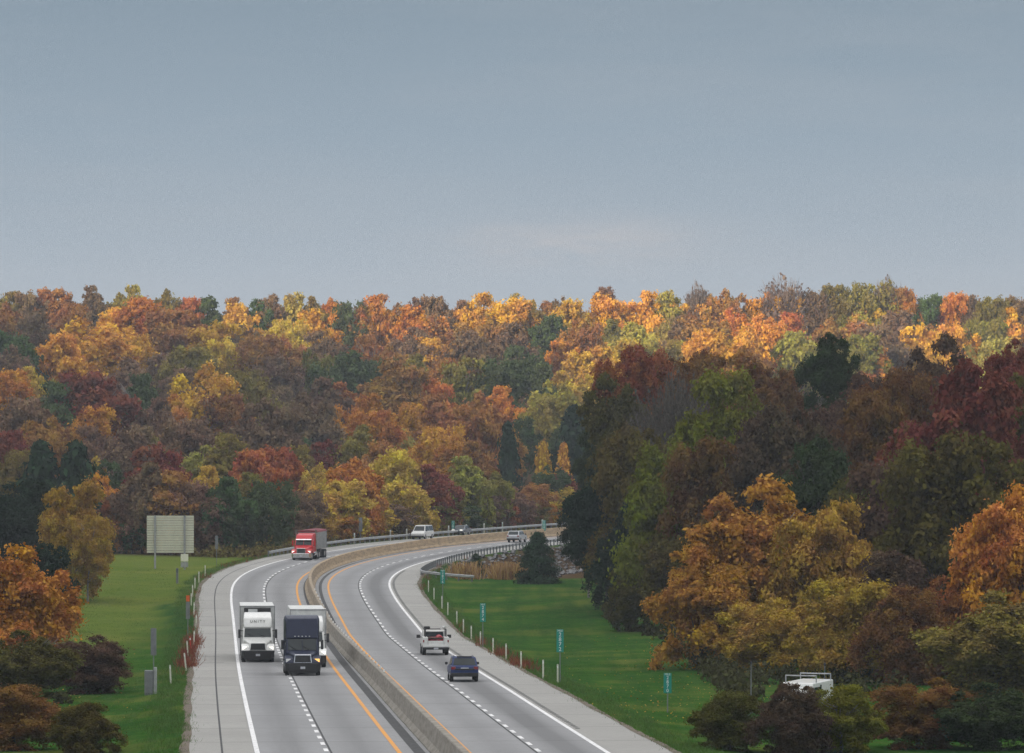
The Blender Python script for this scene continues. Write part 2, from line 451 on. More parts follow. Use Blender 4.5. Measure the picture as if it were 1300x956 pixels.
# soil and weeds edge beside the shoulders
M['verge_dirt'] = plain('verge_dirt', (0.16, 0.125, 0.09), 0.95, dirt=0.5, scale=1.5)
def verge(name, side):
    V, Fc, rr = [], [], random.Random(side)
    ss = np.arange(160, 640 if side < 0 else 590, 0.8)
    ph_ = rr.random()*9
    for s in ss:
        o = EDGE_L if side < 0 else EDGE_R
        w = 0.42 + .05*math.sin(s*.11+ph_) + .16*rr.random()
        V.append(tuple(road(s, o - side*(.06+.06*math.sin(s*.23+ph_)), 0.012))); V.append(tuple(road(s, o + side*(w-.2), 0.0))); V.append(tuple(road(s, o + side*w, -0.16)))
    for i in range(len(ss)-1):
        for k in range(2):
            q = i*3+k; Fc.append((q, q+1, q+4, q+3))
    tag(link_mesh(name, mesh_np(name, V, Fc, M['verge_dirt'], True)), kind='structure')
verge('verge_soil_oncoming', -1); verge('verge_soil_away', 1)

# ------------------------------------------------------------------ median barrier
m, nt, bs = new_mat('barrier_concrete')
geo = nt.new('ShaderNodeNewGeometry'); pos = geo.outputs['Position']
uvn = nt.new('ShaderNodeUVMap', uv_map='road'); sep = nt.new('ShaderNodeSeparateXYZ'); nt.link(uvn.outputs[0], sep.inputs[0])
n1 = nt.noise(pos, 0.5, 5); n2 = nt.noise(pos, 3.0, 4)
mp = nt.new('ShaderNodeMapping'); mp.inputs['Scale'].default_value = (3.5, 0.5, 1); nt.link(uvn.outputs[0], mp.inputs[0])
n3 = nt.noise(mp.outputs[0], 1.0, 4)
# new tan-coloured concrete on the bend, older grey concrete nearer
tan = nt.ramp(nt.math('DIVIDE', sep.outputs[1], 1000.0), [(0.40, 0.0), (0.56, 1.0)])
c = nt.mix(tan, nt.mix(n1, (0.19, 0.175, 0.15), (0.3, 0.28, 0.245)), nt.mix(n1, (0.33, 0.235, 0.14), (0.43, 0.315, 0.19)))
c = nt.mix(nt.math('MULTIPLY', nt.ramp(n3, [(.42, 0.), (.66, 1.)]), 0.6), c, (0.12, 0.1, 0.078))
j = nt.math('LESS_THAN', nt.math('FRACT', nt.math('DIVIDE', sep.outputs[1], 6.1)), 0.02)
c = nt.mix(nt.math('MULTIPLY', j, .7), c, (0.05, 0.045, 0.04))
nt.link(c, bs.inputs['Base Color']); bs.inputs['Roughness'].default_value = 0.9
bp = nt.new('ShaderNodeBump'); bp.inputs['Strength'].default_value = .4; bp.inputs['Distance'].default_value = .03; nt.link(n2, bp.inputs['Height']); nt.link(bp.outputs[0], bs.inputs['Normal'])
M['barrier'] = m
prof = [(-1.2, -.1), (-1.2, .08), (-.98, .33), (-.82, 1.12), (-.78, 1.16), (-.50, 1.16), (-.46, 1.12), (-.3, .33), (-.08, .08), (-.08, -.1)]
ss = np.arange(SA, SB, 3.0); V, Fc, UV = [], [], []
for s in ss:
    for o, h in prof:
        V.append(tuple(road(s, o+float(bar_off(s)), h))); UV.append((h, s))
k = len(prof)
for i in range(len(ss)-1):
    for q in range(k-1):
        Fc.append((i*k+q, i*k+q+1, (i+1)*k+q+1, (i+1)*k+q))
me = mesh_np('median_barrier', V, Fc, M['barrier'])
uv = me.uv_layers.new(name='road'); idx = np.empty(len(me.loops), dtype=np.int32); me.loops.foreach_get('vertex_index', idx)
uv.data.foreach_set('uv', np.array(UV, dtype=np.float32)[idx].ravel())
bar = tag(link_mesh('median_barrier', me), 'long tan concrete barrier dividing the two carriageways around the bend', 'barrier')
refl = None
for s in np.arange(300, 480, 6.1):
    if refl is None:
        refl = MB().box(-.05, .05, -.03, .03, 0, .16).build('reflector', M['sign_white'], bar, .01)
        r_ = refl
    else:
        r_ = refl.copy(); COL.objects.link(r_); r_.parent = bar
    r_.location = road(s, -.56+float(bar_off(s)), 1.15)

# ------------------------------------------------------------------ guardrails
def guardrail(name, label, path_pts, inward, spacing=2.0):
    """w-beam rail on steel posts along a list of ground points"""
    P = np.array(path_pts); d = np.concatenate([[0], np.cumsum(np.linalg.norm(np.diff(P[:, :2], axis=0), axis=1))])
    root = empty(name, tuple(P[0])); tag(root, label, 'guardrail', None)
    prof = [(0, .44), (.035, .47), (.075, .51), (.075, .55), (.03, .585), (.03, .615), (.075, .65), (.075, .69), (.035, .73), (0, .76)]
    V, Fc = [], []
    def frame(t):
        p = np.array([np.interp(t, d, P[:, i]) for i in range(3)])
        a = np.array([np.interp(t-.5, d, P[:, i]) for i in range(2)]); b = np.array([np.interp(t+.5, d, P[:, i]) for i in range(2)])
        u = (b-a)/np.linalg.norm(b-a); return p, u, np.array([u[1], -u[0]])*inward
    ts = np.arange(0, d[-1], 1.5)
    for t in ts:
        p, u, n = frame(t)
        for q, h in prof: V.append((p[0]+n[0]*q-P[0][0], p[1]+n[1]*q-P[0][1], p[2]+h-P[0][2]))
    k = len(prof)
    for i in range(len(ts)-1):
        for q in range(k-1): Fc.append((i*k+q, i*k+q+1, (i+1)*k+q+1, (i+1)*k+q))
    rail = link_mesh('rail', mesh_np('rail', V, Fc, M['galvanised'], True), root)
    md = rail.modifiers.new('thick', 'SOLIDIFY'); md.thickness = .008
    post = None
    for t in np.arange(.5, d[-1], spacing):
        p, u, n = frame(t)
        if post is None:
            o = post = MB().box(-.05, .05, -.09, .09, -.5, .80).build('post', M['dull_steel'], root)
        else:
            o = post.copy(); COL.objects.link(o); o.parent = root
        o.location = (p[0]-n[0]*.11-P[0][0], p[1]-n[1]*.11-P[0][1], p[2]-P[0][2])
        o.rotation_euler = (0, 0, math.atan2(u[1], u[0]))
    return root
pts = [tuple(road(s, EDGE_R-.25)) for s in np.arange(S_RAIL, 762, 3.0)]
st = np.array(pts[0]); hd = heading(S_RAIL)
flare = [tuple(road(S_RAIL-q*2.2, EDGE_R-.25+q*q*.26, -.1-.03*q)) for q in (5, 4, 3, 2, 1)]
guardrail('guardrail', 'steel guardrail with flared end on the inside of the bend beside the grass', flare+pts, -1, 2.1)
pts = [tuple(road(s, EDGE_L+.15)) for s in np.arange(S_RAIL_L, 830, 3.0)]
guardrail('guardrail', 'steel guardrail along the outside of the bend in front of the woods', pts, 1, 2.6)

# ------------------------------------------------------------------ delineator posts
def post_mesh(mat, cap):
    mb = MB().box(-.055, .055, -.03, .03, -.3, 1.22).box(-.05, .05, -.025, .025, 1.22, 1.25)
    return mb
def delineator(px, py, label, hpx=None, mat='post_white', lean=0, group='marker posts along the motorway'):
    x, y, z = at(px, py)
    t = empty('delineator_post', (x, y, z), random.uniform(-.2, .2)); tag(t, label, 'marker post', group)
    t.rotation_euler = (random.uniform(-.03, .03), R(lean), random.uniform(-.2, .2))
    post_mesh(None, 0).build('post', M[mat], t, .012)
    MB().box(-.04, .04, -.042, -.03, .98, 1.14).box(-.04, .04, .03, .042, .98, 1.14).build('reflector', M['sign_white'], t)
    return t
ORD = ['first', 'second', 'third', 'fourth', 'fifth', 'sixth', 'seventh', 'eighth', 'ninth', 'tenth', 'eleventh', 'twelfth', 'thirteenth', 'fourteenth', 'fifteenth', 'sixteenth']
rp = [(544, 751.5), (551, 761.5), (561, 772.5), (568.5, 781), (580, 792.7), (588.3, 803.5), (598.3, 812.7), (610, 820.5), (626, 830), (642.5, 838), (661.5, 849), (689.5, 861), (708, 867)]
for i, (px, py) in enumerate(rp):
    delineator(px, py, f'pale delineator post on the right grass edge, {ORD[i]} counting from the guardrail end')
for i, (px, py, mt, ln) in enumerate([(260.5, 731.5, 'post_white', 0), (252.5, 740, 'post_white', 0), (247.5, 748.5, 'post_white', 0), (244.5, 758, 'post_white', 0), (242.8, 769, 'post_white', 0), (246, 781.5, 'post_white', 2), (249, 798, 'post_white', 1), (246, 820, 'post_white', 2), (238.5, 834, 'post_white', -3), (236.3, 851, 'post_white', -6), (217, 868, 'post_white', -3)]):
    delineator(px, py, f'white delineator post on the left grass edge, {ORD[i]} counting from the board sign', mat=mt, lean=ln)
delineator(242.5, 828, 'red and white stake leaning between the delineator posts on the left verge', mat='post_red', lean=-4)
for i, (px, py) in enumerate([(318, 712), (358, 703.5), (420, 699), (434.3, 697), (449, 694.5), (463.5, 692), (478, 690), (494, 688), (510, 686), (558, 682), (594, 679.5), (613, 679)]):
    s_, o_ = to_road(*at(px, py, 0.2)[:2])
    p_ = road(float(s_[0]), EDGE_L-.5)
    t = empty('delineator_post', tuple(p_), 0); tag(t, f'short white post behind the outer guardrail, {ORD[i]} counting from the board sign', 'marker post', 'marker posts behind the outer guardrail')
    MB().box(-.1, .1, -.04, .04, -.2, 1.45).build('post', M['post_white'], t, .02)
    MB().box(-.07, .07, -.055, -.04, 1.15, 1.4).build('reflector', M['sign_white'], t)

# ------------------------------------------------------------------ mile signs and other signs
def text_obj(body, size, mat, parent, loc, rot, name='lettering', ext=0.004, spacing=1.0):
    cu = bpy.data.curves.new(name, 'FONT'); cu.body = body; cu.size = size; cu.align_x = 'CENTER'; cu.align_y = 'CENTER'; cu.extrude = ext
    cu.space_character = spacing
    tmp = bpy.data.objects.new(name, cu); COL.objects.link(tmp)
    dg = bpy.context.evaluated_depsgraph_get(); me = bpy.data.meshes.new_from_object(tmp.evaluated_get(dg))
    bpy.data.objects.remove(tmp); bpy.data.curves.remove(cu); me.materials.clear(); me.materials.append(mat)
    o = link_mesh(name, me, parent); o.location = loc; o.rotation_euler = rot
    return o
def mile_sign(px, py_base, top_py, bot_py, digits, label, back=False, loc=None, wid=.46, name='mile_marker_sign', mat=None):
    x, y, z = loc or at(px, py_base)
    k = y/F
    zt = EYE + (HOR-top_py)*k - z; zb = EYE + (HOR-bot_py)*k - z
    t = empty(name, (x, y, z), 0); tag(t, label, 'sign', 'mile marker signs')
    MB().box(-.035, .035, .0, .05, -.3, zt-.05).build('post', M['dull_steel'], t)
    MB().box(-wid/2, wid/2, -.025, -.003, zb, zt).build('panel', mat or (M['dull_steel'] if back else M['sign_green']), t, .01)
    if not back:
        H = zt-zb; n = len(digits)
        text_obj('MILE', .17, M['sign_white'], t, (0, -.032, zt-.12*H/1.9), (R(90), 0, 0))
        cell = (H-.28*H/1.9)/n
        for i, ch in enumerate(digits):
            text_obj(ch, min(cell*1.12, .62), M['sign_white'], t, (0, -.032, zt-.24*H/1.9-cell*(i+.5)), (R(90), 0, 0))
    return t
mile_sign(711, 868, 799, 828, '2872', 'tall green mile sign at the field edge above the nearest right delineator posts')
mile_sign(613, 823, 766, 789.5, '2874', 'green mile sign on the right verge beside the white service pickup')
mile_sign(562, 772, 723.5, 741, '2876', 'green mile sign in front of the flared guardrail end')
mile_sign(847.5, 905, 854.5, 880, '2870', 'green mile sign low in the grass below the big golden tree')
def on_bar(px, s, top, bot, digits, label):
    p = road(s, -.64+float(bar_off(s)), 1.15); mile_sign(px, 0, top, bot, digits, label, loc=tuple(p))
# on top of the barrier: find s whose barrier top projects to px
def s_at(px, o, lo=480, hi=800):
    ss = np.arange(lo, hi, .5); p = road(ss, o); u = 650 + p[:, 0]*F/p[:, 1]
    # the far branch of the bend, where the line runs to the right
    i = np.argmin(u); ss, u = ss[i:], u[i:]
    return float(ss[np.argmin(abs(u-px))])
on_bar(560, s_at(560, -.64), 686, 702, '2878', 'green mile sign on the median barrier below the grey car')
p_ = road(s_at(575, EDGE_L-.9), EDGE_L-.9); mile_sign(575, 0, 661, 677, '2880', 'green mile sign by the woods behind the grey oncoming car', loc=tuple(p_))
p_ = road(s_at(691, -.64), -.64, 1.1); mile_sign(691, 0, 660.5, 674, '2882', 'green mile sign on the far barrier above the small cedar', loc=tuple(p_))
mile_sign(275, 719, 680, 697, '', 'narrow grey sign back on a post between board sign and road', back=True, wid=.36)
p_ = road(s_at(458, EDGE_L-1.0), EDGE_L-1.0); mile_sign(458, 0, 657, 675, '', 'narrow grey sign back behind the guardrail right of the red truck', back=True, loc=tuple(p_), wid=.5)
mile_sign(195, 872, 797.5, 832, '', 'dark grey narrow sign back on a post low in the left field', back=True, wid=.38)
t = mile_sign(238.5, 812, 764, 786, '', 'grey narrow sign back topped with orange beside the left verge', back=True, wid=.34)
y_ = t.location.y; MB().box(-.15, .15, -.03, .02, EYE+(HOR-763.5)*y_/F-t.location.z, EYE+(HOR-756)*y_/F-t.location.z).build('flag', M['orange_plastic'], t)
t = empty('utility_cabinet', at(190, 882)); tag(t, 'dark grey steel cabinet standing at the foot of the left field', 'cabinet')
MB().box(-.32, .22, -.2, .2, -.1, 1.55).build('body', M['dull_steel'], t, .03); MB().box(-.28, .18, -.235, -.2, .1, 1.45).build('door', M['dull_steel'], t, .01); MB().box(.26, .46, -.12, .12, 0, 1.75).build('pipe_box', M['galvanised'], t, .03)
t = empty('marker_post', at(225, 741)); tag(t, 'thin blue-grey post in the grass under the board sign', 'marker post')
MB().box(-.13, .13, -.03, .03, -.2, 1.7).build('post', M['dull_steel'], t, .02); MB().box(-.1, .1, -.05, -.03, 1.2, 1.6).build('plate', M['grey_paint'], t)

# big board sign seen from behind
bx, by, bz = at(197, 722)
k = by/F
board = empty('board_sign', (bx, by, bz)); tag(board, 'large pale road sign seen from its ribbed back above the left field', 'sign')
wl, wr = (186.5-197)*k, (246-197)*k; zt, zb = EYE+(HOR-654.5)*k-bz, EYE+(HOR-702)*k-bz
mb = MB(); n = 15; ph = (zt-zb)/n
for i in range(n):
    mb.box(wl, wr, -.02, .02, zb+i*ph+.022, zb+(i+1)*ph-.022); mb.box(wl, wr, -.075, -.02, zb+(i+1)*ph-.09, zb+(i+1)*ph-.022)
mb.build('panel', M['sign_back'], board)
for j_, px in enumerate((197, 234.5)):
    xx = (px-197)*k
    MB().box(xx-.11, xx+.11, -.3, -.285, -.5, zt).box(xx-.11, xx+.11, -.1, -.085, -.5, zt).box(xx-.012, xx+.012, -.285, -.1, -.5, zt).build('post', M['galvanised'], board)
MB().box(xx-.45, xx+.45, -.37, -.33, zb-1.0, zb-.12).build('lower_panel', M['sign_back'], board, .01)
MB().box(xx-.45, xx+.45, -.37, -.33, zb-1.7, zb-1.1).build('lower_panel', M['galvanised'], board, .01)

# ------------------------------------------------------------------ vehicles (local: +y forward, origin on the ground under the nose)
def wheel(parent, x, y, r, w, rimc='rim', out=1):
    o = MB().tube((x-w/2, y, r), (x+w/2, y, r), r, n=22).build('wheel', M['rubber'], parent, .04)
    xs = x + out*(w/2)
    MB().tube((xs-.03*out, y, r), (xs+.012*out, y, r), r*.6, r*.52, n=16).build('rim', M[rimc], o)
    return o
def place(root, s, o, oncoming, dth=0):
    L_ = 8.0; q = s + (L_ if oncoming else -L_)
    p0, p1 = road(s, o), road(q, o)
    pit = math.atan2(p0[2]-p1[2], L_)
    root.location = p0; root.rotation_mode = 'XYZ'; root.rotation_euler = (pit, 0, -heading((s+q)/2) + (math.pi if oncoming else 0) + dth)

def make_semi(name, label, paint, style='aero', trailer=None, lamps='lamp_on', words=None):
    t = empty(name); tag(t, label, 'truck')
    P = M[paint]
    # frame and bumper
    MB().box(-.45, .45, -7.6, -.6, .55, .85).build('chassis', M['black_plastic'], t, .02)
    bump = 'chrome' if style == 'classic' else 'black_plastic'
    MB().loft([[(-1.0,0,.32),(1.0,0,.32),(1.0,0,.86),(-1.0,0,.86)], [(-1.22,-.3,.32),(1.22,-.3,.32),(1.22,-.3,.86),(-1.22,-.3,.86)], [(-1.22,-.7,.4),(1.22,-.7,.4),(1.22,-.7,.86),(-1.22,-.7,.86)]]).build('bumper', M[bump], t, .05)
    MB().box(-.16, .16, .0, .02, .47, .63).build('licence_plate', M['plate'], t)
    hz = 1.75 if style != 'flat' else 1.62
    # hood narrows to the front
    MB().loft([[(-.62,-.12,.86),(.62,-.12,.86),(.6,-.16,1.4),(.42,-.24,1.5),(-.42,-.24,1.5),(-.6,-.16,1.4)],
               [(-.85,-1.0,.86),(.85,-1.0,.86),(.84,-1.0,1.5),(.62,-1.0,1.64),(-.62,-1.0,1.64),(-.84,-1.0,1.5)],
               [(-1.08,-2.1,.86),(1.08,-2.1,.86),(1.06,-2.1,hz-.1),(.9,-2.1,hz+.05),(-.9,-2.1,hz+.05),(-1.06,-2.1,hz-.1)]]).build('hood', P, t, .06)
    for sx in (-1, 1):
        a, b = sorted((sx*.62, sx*1.24))
        out = [( -.1,.86),(-.25,1.16),(-.6,1.34),(-1.3,1.36),(-1.8,1.2),(-1.85,.86),(-1.68,.86),(-1.6,1.05),(-1.35,1.18),(-.95,1.18),(-.7,1.0),(-.66,.86)]
        MB().prism(out, a, b).build('fender', P, t, .05)
    if style == 'classic':
        MB().box(-.56, .56, -.14, -.06, .84, 1.5).build('grille_frame', M['chrome'], t, .03)
        MB().box(-.48, .48, -.08, -.03, .9, 1.42).build('grille', M['grille'], t, .01)
    else:
        g = MB().box(-.64, .64, -.14, -.06, .88, 1.46, top=(-.56, .56, -.2, -.12)).build('grille_frame', M['chrome' if style == 'flat' else paint], t, .03)
        gm = MB().box(-.56, .56, -.08, -.04, .93, 1.4, top=(-.5, .5, -.14, -.1))
        for q in range(5): gm.box(-.53, .53, -.075+.0-.012*q, -.025-.012*q, .98+q*.085, 1.0+q*.085)
        gm.build('grille', M['grille'], t)
    for sx in (-1, 1):
        a, b = sorted((sx*.74, sx*1.16))
        mt = lamps if not (style == 'flat' and sx > 0) else 'lamp_off'
        if style == 'flat': mt = 'lamp_amber' if sx < 0 else 'lamp_off'
        MB().loft([[(a,-.12-.08*(sx>0),.9),(b,-.12-.08*(sx<0),.9),(b,-.18-.08*(sx<0),1.16),(a,-.18-.08*(sx>0),1.16)],
                   [(a,-.4,.9),(b,-.4,.9),(b,-.4,1.16),(a,-.4,1.16)]]).build('headlight', M[mt], t, .03)
    # cab
    roofz = 2.55
    MB().prism([(-2.0,.8),(-2.0,hz),(-2.42,roofz),(-4.1,roofz),(-4.1,.8)], -1.15, 1.15, lambda z: .05*max(0, z-1.7)).build('cab', P, t, .08)
    # windscreen lies on the sloping front, 3 cm proud, split by a bar on the older trucks
    dy = -.42/(roofz-hz)
    wz0, wz1 = hz+.08, roofz-.08
    wy = lambda z: -2.0 + dy*(z-hz) + .03
    spans = [(-1.0, 1.0)] if style == 'aero' else [(-.99, -.03), (.03, .99)]
    for a, b in spans:
        MB().loft([[(a,wy(wz0),wz0),(b,wy(wz0),wz0),(b*.96,wy(wz1),wz1),(a*.96,wy(wz1),wz1)], [(a,wy(wz0)-.1,wz0),(b,wy(wz0)-.1,wz0),(b*.96,wy(wz1)-.1,wz1),(a*.96,wy(wz1)-.1,wz1)]]).build('windscreen', M['glass'], t)
    wp = MB()
    for sx in (-.55, .35): wp.tube((sx, wy(wz0)+.03, wz0+.02), (sx+.5, wy(wz0+.28)+.03, wz0+.28), .018, n=5)
    wp.build('wiper', M['black_plastic'], t)
    MB().box(-1.0, 1.0, -.62, -.02, .2, .33).build('air_dam', M['black_plastic'], t, .03)
    for sx in (-1, 1):
        a, b = sorted((sx*1.04, sx*1.165))
        d = MB().prism([(-2.15,.95),(-2.15,1.7),(-2.5,2.45),(-3.2,2.45),(-3.2,.95)], a, b, lambda z: .05*max(0, z-1.7)).build('door', P, t, .02)
        a, b = sorted((sx*1.1, sx*1.18))
        MB().prism([(-2.25,1.72),(-2.52,2.36),(-3.1,2.36),(-3.1,1.72)], a, b, lambda z: .05*max(0, z-1.7)).build('side_window', M['glass'], d)
        a, b = sorted((sx*1.28, sx*1.46))
        mm = MB().box(a, b, -2.2, -2.05, 1.75, 2.4)
        mm.tube((sx*1.08, -2.2, 1.9), (sx*1.35, -2.12, 1.9), .025).tube((sx*1.08, -2.2, 2.3), (sx*1.35, -2.12, 2.3), .025)
        mm.build('mirror', M['black_plastic'] if style != 'classic' else M['red_paint'], t, .04)
        MB().tube((sx*.95, -3.0, .72), (sx*.95, -4.6, .72), .33, n=16).build('fuel_tank', M['chrome'] if style == 'classic' else M['dull_steel'], t, .04)
    # sun visor, sleeper and roof fairing
    if style == 'aero':
        MB().loft([[(-1.02,-2.3,2.5),(1.02,-2.3,2.5),(1.0,-2.34,2.66),(-1.0,-2.34,2.66)], [(-1.1,-2.55,2.5),(1.1,-2.55,2.5),(1.06,-2.6,3.25),(-1.06,-2.6,3.25)], [(-1.12,-3.4,2.5),(1.12,-3.4,2.5),(1.02,-3.4,3.6),(-1.02,-3.4,3.6)], [(-1.12,-4.3,2.5),(1.12,-4.3,2.5),(1.02,-4.3,3.65),(-1.02,-4.3,3.65)]]).build('roof_fairing', P, t, .1, 3)
        MB().box(-1.13, 1.13, -4.6, -4.08, .8, 2.6).build('sleeper', P, t, .05)
    elif style == 'flat':
        MB().loft([[(-1.12,-2.28,2.5),(1.12,-2.28,2.5),(1.1,-2.5,3.55),(1.0,-2.62,3.86),(-1.0,-2.62,3.86),(-1.1,-2.5,3.55)], [(-1.2,-2.9,2.5),(1.2,-2.9,2.5),(1.2,-2.9,3.8),(1.12,-2.95,4.02),(-1.12,-2.95,4.02),(-1.2,-2.9,3.8)], [(-1.22,-5.0,2.5),(1.22,-5.0,2.5),(1.22,-5.0,3.85),(1.14,-5.0,4.05),(-1.14,-5.0,4.05),(-1.22,-5.0,3.85)]]).build('roof_fairing', P, t, .06, 3)
        MB().box(-1.2, 1.2, -5.0, -4.05, .8, 2.52).build('sleeper', P, t, .05)
        for sx in (-1, 1):
            a, b = sorted((sx*1.0, sx*1.24)); MB().box(a, b, -5.6, -4.98, .9, 3.8).build('side_extender', M['navy_paint'], t, .04)
        for q in range(5): MB().box(-.5+q*.25-.05, -.5+q*.25+.05, -2.27, -2.2, 2.62, 2.68).build('marker_light', M['lamp_off'], t, .015)
    else:
        MB().loft([[(-1.0,-2.25,2.5),(1.0,-2.25,2.5),(.96,-2.4,2.72),(-.96,-2.4,2.72)], [(-1.1,-2.7,2.5),(1.1,-2.7,2.5),(1.0,-2.8,3.05),(-1.0,-2.8,3.05)], [(-1.12,-4.6,2.5),(1.12,-4.6,2.5),(1.04,-4.6,3.25),(-1.04,-4.6,3.25)]]).build('roof_fairing', P, t, .08, 3)
        MB().box(-1.13, 1.13, -4.6, -4.05, .8, 2.52).build('sleeper', P, t, .05)
        MB().box(-.98, .98, -2.32, -2.0, 2.46, 2.58, top=(-.98, .98, -2.36, -2.2)).build('sun_visor', M['chrome'], t, .02)
        for sx in (-1, 1): MB().tube((sx*1.24, -3.9, .9), (sx*1.24, -3.9, 3.7), .09, .09, 12).build('exhaust_stack', M['chrome'], t)
    if words:
        text_obj(words, .29, M['black_plastic'], t, (0, -2.45, 2.98), (R(66), 0, R(180)), spacing=1.5)
    for y, r in ((-1.15, .52), (-5.4, .52), (-6.7, .52)):
        for sx in (-1, 1):
            wheel(t, sx*(1.06 if y > -2 else .95), y, r, .3 if y > -2 else .58, 'rim', sx)
    if trailer:
        tr = empty('trailer'); tr.parent = t
        if trailer in ('reefer', 'van'):
            MB().box(-1.29, 1.29, -18.5, -5.1, 1.12, 4.08).build('box_body', M['trailer_white'], tr, .04)
            e = MB()
            for sx in (-1, 1): e.box(sx*1.3-.035, sx*1.3+.035, -5.16, -5.06, 1.12, 4.1)
            e.box(-1.3, 1.3, -5.16, -5.06, 4.02, 4.1).build('front_trim', M['galvanised'], tr)
            if trailer == 'reefer':
                MB().box(-1.0, 1.0, -5.12, -4.62, 2.3, 3.95, top=(-1.0, 1.0, -5.12, -4.72)).build('cooling_unit', M['black_plastic'], tr, .06)
                MB().box(.0, .7, -4.72, -4.6, 3.6, 3.85).build('cooling_grille', M['lamp_off'], tr, .02)
        else:
            rings = [[(-1.2,y,1.25),(1.2,y,1.25),(1.24,y,3.3),(-1.24,y,3.3)] for y in (-5.3, -12.6)]
            mb = MB().loft(rings)
            for q in range(7):
                y = -5.6-q*1.08
                for sx in (-1, 1): mb.box(*sorted((sx*1.2, sx*1.3)), y-.06, y+.06, 1.25, 3.3)
            mb.build('dump_body', M['dump_grey'], tr, .02)
            MB().loft([[(-1.27,y,3.3),(1.27,y,3.3),(1.1,y,3.52),(0,y,3.6),(-1.1,y,3.52)] for y in (-5.25, -12.65)]).build('tarp', M['tarp_red'], tr, .03)
            for sx in (-1, 1): MB().box(*sorted((sx*.9, sx*1.2)), -8.4, -7.6, .3, 1.2).build('mud_flap', M['black_plastic'], tr)
        yb = -15.2 if trailer != 'dump' else -10.6
        MB().box(-.5, .5, yb-2, -6, .9, 1.12).build('frame_rail', M['black_plastic'], tr)
        for y in (yb, yb-1.3):
            for sx in (-1, 1): wheel(tr, sx*.97, y, .52, .56, 'rim', sx)
    return t

def s_for(py, o, lo=220, hi=760):
    """arc length where a point on the road at offset o projects to photo row py"""
    ss = np.arange(lo, hi, .25); p = road(ss, o); v = HOR + (EYE-p[:, 2])*F/p[:, 1]
    return float(ss[np.argmin(abs(v-py))])

def place_px(root, px, py, oncoming, back=0.0):
    """stand the nose (or, with back, the tail) on the road where the photograph shows it"""
    z = .3
    for _ in range(12):
        d = F*(EYE-z)/(py-HOR); x = (px-650)*d/F; s_, o_ = to_road(x, d); z = float(road(float(s_[0]), float(o_[0]))[2])
    place(root, float(s_[0])+back, float(o_[0]), oncoming)

t = make_semi('semi_truck', 'white semi truck with refrigerated trailer and lit headlights in the outer oncoming lane', 'white_paint', 'aero', 'reefer', words='UNITY')
place_px(t, 327.5, 841, True)
t = make_semi('semi_truck', 'dark navy sleeper tractor with tall flat front in the inner oncoming lane', 'navy_paint', 'flat', None, lamps='lamp_amber')
place_px(t, 384.5, 858, True)
t = make_semi('semi_truck', 'white semi truck half hidden behind the navy tractor', 'white_paint', 'aero', 'van')
place_px(t, 393.5, 848.5, True)
t.location = road(float(to_road(t.location.x, t.location.y)[0][0])+1.5, float(to_road(t.location.x, t.location.y)[1][0]))
t = make_semi('semi_truck', 'red semi truck with chrome bumper, twin stacks and grey dump trailer', 'red_paint', 'classic', 'dump')
place_px(t, 382, 711.5, True)

